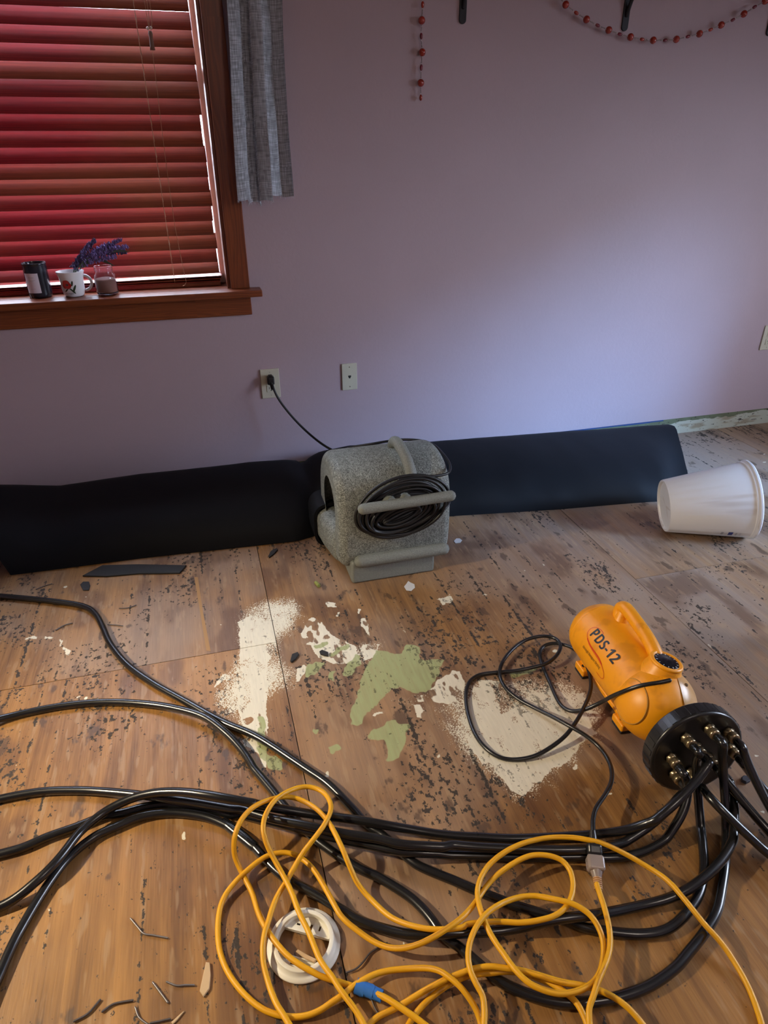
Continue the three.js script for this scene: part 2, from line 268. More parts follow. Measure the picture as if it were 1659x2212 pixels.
const woodMap = (a, b, sx, sy) => { const t = tex(512, 512, (u, v) => { const g = 0.5 + 0.5 * Math.sin(40 * (v + 0.22 * noise(u * 4, v * 6)) * 3 + 4 * noise(u * 10, v * 40)); return mix3(a, b, 0.45 * g + 0.4 * noise(u * 6, v * 130) + 0.15 * noise(u * 30, v * 300)); }); t.repeat.set(sx, sy); return t; };
const TRIM = mat('#ffffff', 0.38, { map: woodMap([0.53, 0.27, 0.12], [0.37, 0.16, 0.07], 1.2, 4) });
const TRIMV = mat('#ffffff', 0.38, { map: (() => { const t = woodMap([0.53, 0.27, 0.12], [0.37, 0.16, 0.07], 1.2, 4); t.rotation = Math.PI / 2; return t; })() });
const metric = (g) => { const p = g.attributes.position, n = g.attributes.normal, uv = g.attributes.uv; for (let i = 0; i < p.count; i++) { const ax = Math.abs(n.getX(i)), ay = Math.abs(n.getY(i)); if (ay > 0.7) uv.setXY(i, p.getX(i), p.getZ(i)); else if (ax > 0.7) uv.setXY(i, p.getZ(i), p.getY(i)); else uv.setXY(i, p.getX(i), p.getY(i)); } return g; };
const VINYL = mat([0.74, 0.75, 0.76], 0.45);
const win = tag(new THREE.Group(), 'wood cased window with closed wooden blind', null, null, 'structure'); win.name = 'window_1'; scene.add(win);
mesh('casing', metric(box(WX1, 0.207, 0.83, 2.24, ZW, ZW + 0.02, 0.003)), TRIMV, win);
mesh('casing', metric(box(WX0 - 0.07, WX0, 0.83, 2.24, ZW, ZW + 0.02, 0.003)), TRIMV, win);
mesh('casing', metric(box(WX0 + 0.0005, WX1 - 0.0005, WY1, 2.24, ZW, ZW + 0.02, 0.003)), TRIM, win);
mesh('jamb', metric(box(WX1 - 0.012, WX1, 0.83, WY1 - 0.012, ZW - 0.13, ZW)), TRIMV, win);
mesh('jamb', metric(box(WX0, WX0 + 0.012, 0.83, WY1 - 0.012, ZW - 0.13, ZW)), TRIMV, win);
mesh('jamb', metric(box(WX0, WX1, WY1 - 0.012, WY1, ZW - 0.13, ZW)), TRIM, win);
mesh('window_sill', metric(box(WX0 - 0.1, 0.247, 0.806, 0.83, ZW - 0.0, -2.622, 0.004)), TRIM, win);
mesh('window_sill', metric(box(WX0, WX1, 0.806, 0.83, ZW - 0.2, ZW)), TRIM, win);
mesh('apron', metric(box(WX0 - 0.07, 0.2065, 0.731, 0.806, ZW, ZW + 0.019, 0.003)), TRIM, win);
const fz0 = -2.895, fz1 = -2.83;
mesh('window_frame', [box(WX1 - 0.03, WX1 - 0.0002, 0.83, WY1, fz0, fz1, 0.004), box(WX0 + 0.0002, WX0 + 0.05, 0.83, WY1, fz0, fz1, 0.004), box(WX0 + 0.05, WX1 - 0.03, 0.83, 0.872, fz0, fz1, 0.004), box(WX0 + 0.05, WX1 - 0.03, WY1 - 0.05, WY1, fz0, fz1, 0.004), box(WX0 + 0.05, WX1 - 0.03, 1.5, 1.54, fz0 + 0.01, fz1 - 0.01, 0.004)], VINYL, win);
mesh('pane', box(WX0 + 0.05, WX1 - 0.03, 0.872, WY1 - 0.05, -2.868, -2.864), phys('#ffffff', 0.02, { transmission: 1, thickness: 0 }), win);
const win2 = tag(new THREE.Group(), null, null, null, 'structure'); win2.name = 'window_2'; scene.add(win2);  // unseen window, placed and sized to light the lower right wall
mesh('window_frame', [box(3.66, 3.71, 0.72, 0.75, -1.35, 0.1), box(3.66, 3.71, 1.75, 1.78, -1.35, 0.1), box(3.66, 3.71, 0.75, 1.75, -1.35, -1.32), box(3.66, 3.71, 0.75, 1.75, 0.07, 0.1)], VINYL, win2);

// ------------------------------------------------------------------ window blind
const slatTone = [0, 1, 2].map((q) => { const t = tex(1024, 64, (u, v) => {
  const g = noise(u * 5 + q * 31, v * 26), f = noise(u * 40 + q * 7, v * 90), red = sm(0.25, 0.75, noise(u * 3.1 + q * 17.3, 0.5 + q) * 0.75 + 0.55 - 0.62 * u) ;
  return mix3(mix3([0.58, 0.30, 0.17], [0.40, 0.18, 0.10], 0.55 * g + 0.35 * f), mix3([0.60, 0.07, 0.13], [0.40, 0.04, 0.075], 0.6 * g + 0.3 * f), red * [1, 0.75, 0.35][q]);
}); t.wrapS = THREE.ClampToEdgeWrapping; t.repeat.set(1 / 1.1, 1 / 0.058); t.offset.set(0, 0.5); return mat('#ffffff', 0.36, { map: t }); });
const blind = thing('window_blind', [0, 0, 0], 'closed reddish wooden slat blind hanging in the window', 'blind');
const BZ = -2.80, PITCH = 0.0485, BX0 = -0.99, BX1 = 0.104;
{
  const w = 0.0595, s = new THREE.Shape(), n = 10; const top = [], bot = [];
  for (let i = 0; i <= n; i++) { const t = -1 + 2 * i / n, c = 0.0022 * (1 - t * t); top.push([t * w / 2, c + 0.0014]); bot.unshift([t * w / 2, c - 0.0014]); }
  const g0 = new THREE.ExtrudeGeometry(shapeOf([...top, ...bot]), { depth: BX1 - BX0, bevelEnabled: false });
  const sg = toCreasedNormals(g0, 0.5); sg.rotateY(Math.PI / 2); { const uv = sg.attributes.uv, p = sg.attributes.position; for (let i = 0; i < p.count; i++) uv.setXY(i, p.getX(i), p.getZ(i)); } // now x along the slat, z across
  for (let k = 0; k < 25; k++) {
    const m = mesh('slat', sg, slatTone[Math.floor(hash(k, 21) * 2.999)], blind);
    m.position.set(BX0 + (hash(k, 3) - 0.5) * 0.008, 0.9185 + k * PITCH - 0.0255 + (k ? (hash(k, 9) - 0.5) * 0.0008 : 0.0065), BZ);
    m.rotation.x = THREE.MathUtils.degToRad(k ? 61 + (hash(k, 1) - 0.5) * 1.2 : 52);   // upper edge leans into the room
    m.rotation.z = (hash(k, 5) - 0.5) * 0.003;
  }
  for (let k = 0; k < 3; k++) { const m = mesh('slat', sg, slatTone[k % 3], blind); m.position.set(BX0 + 0.004 * k, 0.8470 + 0.0052 * k, BZ); m.rotation.x = 0.02; m.rotation.z = 0.004 * k; }
  mesh('bottom_rail', box(BX0, BX1, 0.8302, 0.8445, BZ - 0.028, BZ + 0.028, 0.003), slatTone[1], blind);
  mesh('head_rail', box(BX0, BX1 + 0.01, 2.09, 2.145, BZ - 0.028, BZ + 0.03, 0.003), slatTone[1], blind);
  const CORD = mat([0.40, 0.22, 0.13], 0.8);
  for (const x of [-0.70, -0.066]) {
    const off = x < -0.3 ? 0 : 0;
    mesh('ladder_cord', [tube([[x, 2.09, BZ + 0.031], [x + off, 1.4, BZ + 0.033], [x, 0.849, BZ + 0.031]], 0.0011, 30, 6), ...Array.from({ length: 25 }, (_, k) => rod(V(x, 0.9185 + k * PITCH, BZ + 0.031), V(x + 0.002, 0.9185 + k * PITCH - 0.0455, BZ + 0.002), 0.0008, 0.0008, 5))], CORD, blind);
  }
  const px = BZ + 0.045;
  mesh('pull_cord', [tube([[-0.0244,1.7807,-2.74], [-0.0307,1.7108,-2.74], [-0.0302,1.6631,-2.74], [-0.0289,1.6365,-2.74]], 0.0011, 20, 6), tube([[-0.0189,1.7809,-2.74], [-0.0236,1.7111,-2.74], [-0.0245,1.6633,-2.74], [-0.0275,1.6366,-2.74]], 0.0011, 20, 6), tube([[-0.0105,1.7813,-2.74], [-0.0151,1.7114,-2.74], [-0.0159,1.6636,-2.74], [-0.0217,1.6367,-2.74]], 0.0011, 20, 6)], CORD, blind);
  mesh('lift_cord', tube([[-0.0282,1.58,-2.742], [-0.0312,1.4621,-2.745], [-0.0346,1.3267,-2.75], [-0.0366,1.1829,-2.755], [-0.0354,1.0296,-2.76], [-0.0275,0.8893,-2.765], [-0.0252,0.8459,-2.762], [-0.0383,0.8384,-2.75]], 0.0011, 60, 6), CORD, blind);
  const tp = V3([-0.027,1.6048,-2.741]);
  const tg = mesh('tassel', [lathe([[0.0005, 0.026], [0.006, 0.026], [0.0075, 0.018], [0.006, 0.008], [0.0075, -0.016], [0.0085, -0.025], [0.0005, -0.025]], 14).translate(tp.x, tp.y, tp.z)], mat([0.17, 0.09, 0.06], 0.5), blind);
  mesh('cord_knot', [new THREE.SphereGeometry(0.005, 10, 8).translate(tp.x - 0.006, tp.y + 0.033, tp.z), new THREE.SphereGeometry(0.005, 10, 8).translate(tp.x + 0.004, tp.y + 0.034, tp.z)], mat([0.6, 0.5, 0.42], 0.6), blind);
}

// ------------------------------------------------------------------ curtain on its rod
{
  const weave = tex(256, 256, (u, v, i, j) => { const a = noise(u * 90, v * 7), b = noise(u * 7 + 40, v * 90); const n = 0.68 + 0.22 * (a - 0.5) + 0.22 * (b - 0.5) + 0.12 * ((i + j) & 1 ? 0.5 : -0.5); return [n * 0.94, n * 0.97, n * 1.02]; });
  weave.repeat.set(6, 6);
  const CLOTH = phys('#ffffff', 0.95, { map: weave, bumpMap: weave, bumpScale: 0.0009, side: THREE.DoubleSide, sheen: 0.4, sheenRoughness: 0.7, transmission: 0.12, thickness: 0 });
  const c = thing('curtain', [0, 0, 0], 'grey linen curtain hanging in folds beside the window', 'curtain');
  const nx = 90, ny = 40, top = 2.19, pos = [], uv = [], idx = [];
  for (let j = 0; j <= ny; j++) for (let i = 0; i <= nx; i++) {
    const u = i / nx, v = j / ny, bottom = 1.128 + 0.016 * u + 0.004 * Math.sin(u * 40) + 0.01 * Math.sin(u * 9 + 1), y = top + (bottom - top) * v;
    const left = 0.208 - 0.028 * sm(0.4, 1, v), right = 0.388 - 0.006 * v + 0.004 * Math.sin(v * 7);
    const fold = Math.sin(u * Math.PI * 4.1 + 0.2 + 0.25 * Math.sin(v * 5)), x = left + (right - left) * (u + 0.055 * Math.sin(u * Math.PI * 10.4 + 1 + 0.3 * v));
    pos.push(x, y, ZW + 0.062 + 0.026 * fold * (0.8 + 0.25 * v) + 0.012 * Math.cos(u * 3.2) + 0.004 * Math.sin(v * 23 + u * 11)); uv.push(u * 0.5, v * 1.1);
  }
  for (let j = 0; j < ny; j++) for (let i = 0; i < nx; i++) { const a = j * (nx + 1) + i; idx.push(a, a + nx + 1, a + 1, a + 1, a + nx + 1, a + nx + 2); }
  const g = new THREE.BufferGeometry(); g.setAttribute('position', new THREE.Float32BufferAttribute(pos, 3)); g.setAttribute('uv', new THREE.Float32BufferAttribute(uv, 2)); g.setIndex(idx); g.computeVertexNormals();
  mesh('cloth', g, CLOTH, c);
  const fr = []; for (let i = 0; i < 46; i++) { const u = i / 46, k = (ny * (nx + 1) + Math.round(u * nx)) * 3; fr.push(tube([V(pos[k], pos[k + 1] + 0.001, pos[k + 2]), V(pos[k] + 0.002 * (rnd() - 0.5), pos[k + 1] - 0.004, pos[k + 2]), V(pos[k] + 0.006 * (rnd() - 0.5), pos[k + 1] - 0.005 - 0.006 * rnd(), pos[k + 2] + 0.002)], 0.0006, 4, 4, false)); }
  const f = mesh('frayed_hem', fr, mat([0.42, 0.44, 0.5], 0.9), c);
  const r = thing('curtain_rod', [0, 0, 0], 'dark metal rod above the window that carries the curtain', 'curtain rod');
  mesh('rod', [rod(V(-1.2, 2.2035, ZW + 0.065), V(0.46, 2.2035, ZW + 0.065), 0.009)], mat([0.05, 0.045, 0.04], 0.4, { metalness: 0.7 }), r);
  mesh('rod_holder', [box(0.42, 0.44, 2.17, 2.22, ZW, ZW + 0.075, 0.003), box(-1.16, -1.14, 2.17, 2.22, ZW, ZW + 0.075, 0.003)], mat([0.05, 0.045, 0.04], 0.4, { metalness: 0.7 }), r);
}

// ------------------------------------------------------------------ things on the window sill
const SILL = 0.8301;
{
  const cx = -0.533, cz = -2.728;
  const t = thing('candle_jar', [cx, SILL, cz], 'black candle jar with a white paper label on the sill', 'candle');
  mesh('jar', lathe([[0.0005, 0], [0.034, 0], [0.0385, 0.004], [0.0395, 0.012], [0.0395, 0.104], [0.038, 0.109], [0.0405, 0.112], [0.0405, 0.117], [0.0375, 0.117], [0.0365, 0.1], [0.0365, 0.08], [0.0005, 0.08]], 48), mat([0.012, 0.013, 0.02], 0.16), t);
  const lab = canvasTex(128, 192, (g, w, h) => { g.fillStyle = '#cfc6cf'; g.fillRect(0, 0, w, h); g.fillStyle = '#8d8890'; g.font = '12px serif'; g.textAlign = 'center'; g.fillRect(38, 40, 52, 3); g.fillRect(30, 64, 68, 2); g.fillRect(44, 74, 40, 2); g.fillRect(40, 150, 48, 2); });
  const lg = new THREE.CylinderGeometry(0.0398, 0.0398, 0.066, 20, 1, true, -0.98, 1.28); lg.translate(0, 0.052, 0);
  mesh('label', lg, mat('#ffffff', 0.7, { map: lab, side: THREE.DoubleSide }), t, 'white paper label');
}
{
  const cx = -0.418, cz = -2.712, t = thing('mug', [cx, SILL, cz], 'white mug with a red poppy print holding dried lavender', 'mug');
  const CER = mat([0.78, 0.78, 0.80], 0.12);
  mesh('body', lathe([[0.0005, 0], [0.027, 0], [0.032, 0.003], [0.0365, 0.012], [0.0385, 0.028], [0.0395, 0.05], [0.0425, 0.07], [0.0465, 0.083], [0.0475, 0.0855], [0.0455, 0.0855], [0.0415, 0.072], [0.0375, 0.05], [0.0355, 0.025], [0.031, 0.008], [0.0005, 0.006]], 56), CER, t);
  const hp = []; for (let i = 0; i <= 12; i++) { const a = 1.35 - 2.75 * i / 12; hp.push(V(0.038 + 0.027 * Math.cos(a) , 0.044 + 0.026 * Math.sin(a) , 0)); }
  mesh('handle', tube(hp, 0.0052, 40, 10), CER, t);
  const art = canvasTex(512, 512, (g, w, h) => {
    g.clearRect(0, 0, w, h);
    const petal = (x, y, rx, ry, a, c) => { g.fillStyle = c; g.beginPath(); g.ellipse(x, y, rx, ry, a, 0, 7); g.fill(); };
    petal(380, 190, 26, 74, 0.25, '#30382a'); petal(420, 330, 30, 110, 0.5, '#2c3a2a'); petal(360, 390, 22, 110, -0.75, '#2f3d2c'); petal(180, 370, 20, 74, 0.9, '#2c392b');
    g.strokeStyle = '#39402e'; g.lineWidth = 9; g.beginPath(); g.moveTo(240, 330); g.quadraticCurveTo(330, 370, 440, 420); g.stroke();
    petal(200, 190, 118, 92, -0.2, '#8e1512'); petal(150, 250, 84, 78, 0.5, '#a51b14'); petal(260, 250, 96, 78, -0.5, '#9a1712'); petal(200, 150, 96, 50, 0.1, '#b52a1a'); petal(215, 275, 90, 52, 0.1, '#b32015'); petal(140, 190, 50, 74, 0.4, '#b92e1d');
    petal(225, 225, 38, 30, 0, '#2b0b10'); petal(225, 225, 18, 14, 0, '#58421f');
    g.fillStyle = '#20263c'; g.font = 'italic 54px serif'; g.fillText('Icy Poppy', 120, 478);
  });
  const pg = new THREE.CylinderGeometry(0.0415, 0.0388, 0.064, 24, 1, true, -1.0, 1.5); pg.translate(0, 0.040, 0);
  mesh('poppy_print', pg, mat('#ffffff', 0.2, { map: art, transparent: true, alphaTest: 0.4, side: THREE.DoubleSide }), t, 'red poppy print with dark green leaves and script below');
}
{
  const cx = -0.304, cz = -2.706, t = thing('glass_jar', [cx, SILL, cz], 'small clear glass jar with a threaded rim on the sill', 'jar');
  mesh('glass', lathe([[0.0005, 0.002], [0.030, 0], [0.036, 0.004], [0.0385, 0.012], [0.0385, 0.058], [0.036, 0.069], [0.031, 0.076], [0.031, 0.084], [0.033, 0.0855], [0.031, 0.087], [0.033, 0.0895], [0.031, 0.092], [0.0325, 0.097], [0.0315, 0.099], [0.0285, 0.098], [0.0285, 0.076], [0.0335, 0.068], [0.036, 0.057], [0.036, 0.013], [0.033, 0.007], [0.0005, 0.006]], 48), phys('#f4f8ff', 0.05, { transmission: 1, thickness: 0.003, ior: 1.45 }), t);
  mesh('wax', lathe([[0.0005, 0.0072], [0.032, 0.008], [0.0352, 0.014], [0.0352, 0.052], [0.031, 0.057], [0.02, 0.053], [0.0005, 0.054]], 32), mat([0.42, 0.2, 0.14], 0.5), t, 'reddish brown content in the lower part of the jar');  // plain reddish brown body in the lower part of the jar
}
{
  const t = thing('lavender_bunch', [-0.418, SILL + 0.008, -2.712], 'bunch of dried purple lavender leaning out of the mug', 'dried flowers');
  const STEM = mat([0.10, 0.11, 0.08], 0.8), LEAF = mat([0.07, 0.09, 0.075], 0.7, { side: THREE.DoubleSide });
  const FL = [mat([0.085, 0.055, 0.17], 0.85), mat([0.16, 0.11, 0.30], 0.85), mat([0.05, 0.035, 0.10], 0.85)];
  const o = t.position, tips = [[[-0.2234,1.0179,-2.69], [-0.2913,0.9901,-2.7]], [[-0.2054,0.9938,-2.68], [-0.2758,0.9861,-2.69]], [[-0.2146,0.9749,-2.7], [-0.2905,0.9701,-2.7]], [[-0.2537,0.9979,-2.715], [-0.3162,0.9801,-2.715]], [[-0.28,1.0005,-2.7], [-0.3349,0.9718,-2.7]], [[-0.3127,1.0188,-2.71], [-0.352,0.9836,-2.71]], [[-0.3337,1.0035,-2.69], [-0.3651,0.9669,-2.7]], [[-0.2524,0.962,-2.69], [-0.316,0.9538,-2.69]], [[-0.3533,0.9825,-2.72], [-0.3804,0.9532,-2.715]], [[-0.237,0.9829,-2.705], [-0.3055,0.9747,-2.705]], [[-0.265,0.9815,-2.7], [-0.3206,0.9694,-2.69]], [[-0.3727,0.9672,-2.7], [-0.3927,0.9371,-2.7]]];
  tips.forEach(([a, b], k) => {
    const tip = V3(a).sub(o), mid = V3(b).sub(o), base = V((rnd() - 0.5) * 0.02, 0.004, (rnd() - 0.5) * 0.02), lip = V(0.012 + 0.012 * rnd(), 0.078, 0.004 + (rnd() - 0.5) * 0.02);
    const curve = new THREE.CatmullRomCurve3([base, lip, mid, tip], false, 'centripetal');
    const s = mesh('sprig', tube(curve.getPoints(16), 0.0011, 30, 5), STEM, t);
    const fl = [];
    for (let i = 0; i < 110; i++) { const q = 0.5 + 0.5 * Math.pow(i / 109, 0.9), p = curve.getPoint(q), r = 0.0105 * (1.15 - (q - 0.5) * 1.3), a2 = rnd() * 6.3; const g = new THREE.ConeGeometry(0.0021 + 0.0012 * rnd(), 0.012, 5); g.rotateZ((rnd() - 0.5) * 1.6); g.rotateY(a2); g.translate(p.x + Math.cos(a2) * r * rnd(), p.y + (rnd() - 0.5) * r * 1.6, p.z + Math.sin(a2) * r * rnd()); fl.push(g); }
    mesh('flower_spike', fl, FL[k % 3], s);
  });
  const leaf = (a, b, w) => { const A = V3(a).sub(o), B = V3(b).sub(o), d = B.clone().sub(A), n = 10, pos = [], idx = [], side = V(0, 1, 0.5).cross(d).cross(d).normalize(); for (let i = 0; i <= n; i++) { const q = i / n, p = A.clone().addScaledVector(d, q), ww = w * Math.sin(Math.PI * Math.min(1, q * 0.96 + 0.04)); p.y += 0.006 * Math.sin(q * 3.1); pos.push(p.x + side.x * ww, p.y + side.y * ww, p.z + side.z * ww, p.x, p.y, p.z + 0.0015, p.x - side.x * ww, p.y - side.y * ww, p.z - side.z * ww); if (i < n) for (const c of [0, 1]) idx.push(i * 3 + c, i * 3 + c + 1, i * 3 + c + 3, i * 3 + c + 1, i * 3 + c + 4, i * 3 + c + 3); } const g = new THREE.BufferGeometry(); g.setAttribute('position', new THREE.Float32BufferAttribute(pos, 3)); g.setIndex(idx); g.computeVertexNormals(); return g; };
  mesh('leaf', leaf([-0.3224,0.9525,-2.69], [-0.2596,0.9278,-2.68], 0.006), LEAF, t); mesh('leaf', leaf([-0.265,0.9755,-2.685], [-0.2015,0.9721,-2.68], 0.005), LEAF, t); mesh('leaf', leaf([-0.3829,0.9179,-2.7], [-0.3407,0.961,-2.69], 0.006), LEAF, t); mesh('leaf', leaf([-0.3718,0.9244,-2.695], [-0.3237,0.9541,-2.69], 0.006), LEAF, t);
}

// ------------------------------------------------------------------ shelf brackets and bead garlands
const IRON = mat([0.014, 0.014, 0.018], 0.45, { metalness: 0.3 });
{
  const makeBracket = (label) => {
    const t = thing('shelf_bracket', [0, 0, ZW], label, 'bracket', 'black brackets under the shelf');
    const up = new THREE.ExtrudeGeometry((() => { const s = new THREE.Shape(), w = 0.0115; s.moveTo(-w, 0.262); s.lineTo(-w, 0.01); s.absarc(0, 0.01, w, Math.PI, Math.PI * 2, false); s.lineTo(w, 0.262); s.closePath(); return s; })(), { depth: 0.004, bevelEnabled: true, bevelSize: 0.0015, bevelThickness: 0.0015, bevelSegments: 2 }); up.translate(0, 0, 0.0018);
    mesh('wall_arm', up, IRON, t); mesh('shelf_arm', box(-0.0115, 0.0115, 0.255, 0.262, 0.007, 0.21, 0.001), IRON, t);
    mesh('brace', tube([V(0, 0.045, 0.008), V(0, 0.09, 0.03), V(0, 0.16, 0.09), V(0, 0.253, 0.175)], 0.007, 24, 8), IRON, t);
    return t;
  };
  const b = makeBracket('black shelf bracket beside the hanging bead strand, left of three'); b.position.set(1.029, 1.678, ZW);
  const b2 = copy(b, 'middle black shelf bracket above the bead swag'); b2.position.set(1.672, 1.676, ZW);
  const b3 = copy(b, 'black shelf bracket at the right edge beyond the bead swag'); b3.position.set(2.318, 1.679, ZW);
  mesh('shelf', metric(box(0.82, 2.56, 1.941, 1.965, ZW, ZW + 0.23, 0.003)), TRIM); const sh = scene.children[scene.children.length - 1]; tag(sh, 'wooden wall shelf lying on the three black brackets', 'shelf');
}
{
  const RED = phys([0.30, 0.022, 0.012], 0.12, { clearcoat: 0.6, clearcoatRoughness: 0.1 }), DARK = phys([0.16, 0.012, 0.03], 0.15, { clearcoat: 0.6 }), STR = mat([0.5, 0.45, 0.45], 0.5);
  const big = new THREE.SphereGeometry(0.0122, 20, 14), small = new THREE.SphereGeometry(0.0058, 14, 10).scale(1, 1.7, 1);
  const strand = (label, list, ends) => {
    const t = thing('bead_garland', [0, 0, 0], label, 'garland');
    const pts = list.map(([p]) => V3(p));
    mesh('string', tube([...(ends[0] ? [V3(ends[0])] : []), ...pts, ...(ends[1] ? [V3(ends[1])] : [])], 0.0009, 120, 5), STR, t);
    list.forEach(([p, k], i) => {
      const m = mesh(k ? 'bead' : 'small_bead', k ? big : small, k ? RED : i % 3 ? DARK : RED, t); m.position.copy(V3(p));
      const d = pts[Math.min(pts.length - 1, i + 1)].clone().sub(pts[Math.max(0, i - 1)]).normalize(); m.quaternion.setFromUnitVectors(V(0, 1, 0), d);
    });
    const cl = []; list.forEach(([p], i) => { if (i) for (const q of [0.32, 0.42, 0.52, 0.62]) { const c = pts[i - 1].clone().lerp(pts[i], q + 0.03); cl.push(new THREE.SphereGeometry(0.0024, 6, 5).translate(c.x, c.y, c.z)); } });
    mesh('seed_beads', cl, phys([0.55, 0.48, 0.48], 0.1, { transmission: 0.5, thickness: 0 }), t, 'tiny clear beads between the red ones');
  };
  const z = -2.684;
  strand('short end of red bead string hanging straight down the wall', [[[0.8764,1.8466,-2.684], 1], [[0.8774,1.8053,-2.684], 0], [[0.8767,1.7645,-2.684], 1], [[0.8777,1.723,-2.684], 0], [[0.8753,1.6794,-2.684], 1], [[0.8746,1.635,-2.684], 0], [[0.879,1.5886,-2.684], 1], [[0.8766,1.5439,-2.684], 0], [[0.8759,1.4984,-2.684], 1], [[0.8769,1.4535,-2.684], 0]], [[0.8497,1.8638,-2.6], null]);
  strand('red bead swag looping between the shelf brackets', [[[1.3368,1.7924,-2.672], 1], [[1.3706,1.7665,-2.672], 0], [[1.4086,1.7402,-2.672], 1], [[1.4541,1.7177,-2.672], 0], [[1.4977,1.7002,-2.672], 1], [[1.5456,1.6839,-2.672], 0], [[1.5934,1.6715,-2.672], 1], [[1.6417,1.6603,-2.672], 0], [[1.6878,1.6531,-2.672], 1], [[1.7382,1.6474,-2.672], 0], [[1.7862,1.6458,-2.672], 1], [[1.838,1.6472,-2.672], 0], [[1.8856,1.6513,-2.672], 1], [[1.9342,1.6613,-2.672], 0], [[1.983,1.6713,-2.672], 1], [[2.0289,1.6856,-2.672], 0], [[2.0724,1.7013,-2.672], 1], [[2.1198,1.7186,-2.672], 0], [[2.1643,1.7387,-2.672], 1], [[2.2059,1.7616,-2.672], 0], [[2.2483,1.7816,-2.672], 1], [[2.2864,1.8086,-2.672], 0], [[2.3217,1.8368,-2.672], 1]], [[1.2042,1.8639,-2.6], [2.3778,1.9216,-2.6]]);
}

// ------------------------------------------------------------------ outlets on the wall
const IVORY = mat([0.52, 0.49, 0.38], 0.4), SLOT = mat([0.01, 0.01, 0.01], 0.8), SCREW = mat([0.4, 0.38, 0.3], 0.3, { metalness: 0.6 });
function wallPlate(name, label, x, y, w, h) {
  const t = thing(name, [x, y, ZW], label, 'outlet');
  mesh('plate', box(-w / 2, w / 2, -h / 2, h / 2, 0, 0.0065, 0.0025), IVORY, t);
  return t;
}
function duplex(label, x, y) {
  const t = wallPlate('power_outlet', label, x, y, 0.077, 0.122);
  for (const s of [1, -1]) {
    const r = mesh('receptacle', box(-0.017, 0.017, s * 0.02 - 0.0145, s * 0.02 + 0.0145, 0.006, 0.0085, 0.0012), IVORY, t);
    mesh('slot', [box(-0.0075, -0.0055, s * 0.02 - 0.002, s * 0.02 + 0.007, 0.0082, 0.0088), box(0.0055, 0.0075, s * 0.02 - 0.002, s * 0.02 + 0.007, 0.0082, 0.0088), rod(V(0, s * 0.02 - 0.008, 0.0082), V(0, s * 0.02 - 0.008, 0.0088), 0.0022)], SLOT, r);
  }
  for (const y2 of [0.048, -0.048]) mesh('screw', rod(V(0, y2, 0.006), V(0, y2, 0.0075), 0.0028), SCREW, t);
  return t;
}
duplex('ivory wall outlet with the black plug pushed into it', 0.253, 0.4475);
duplex('ivory wall outlet at the right edge of the wall', 2.712, 0.463);
{
  const t = wallPlate('phone_jack', 'ivory phone jack plate with one small central hole', 0.586, 0.4475, 0.066, 0.114);
  mesh('jack_hole', [new THREE.ExtrudeGeometry(shapeOf([[-0.0062, 0.006], [0.0062, 0.006], [0.0062, 0.001], [0.002, -0.0065], [-0.002, -0.0065], [-0.0062, 0.001]]), { depth: 0.0006, bevelEnabled: false }).translate(0, 0, 0.0064)], SLOT, t, 'dark phone socket hole');
  for (const y2 of [0.042, -0.042]) mesh('screw', rod(V(0, y2, 0.006), V(0, y2, 0.0074), 0.0026), mat([0.16, 0.14, 0.1], 0.4, { metalness: 0.6 }), t);
}

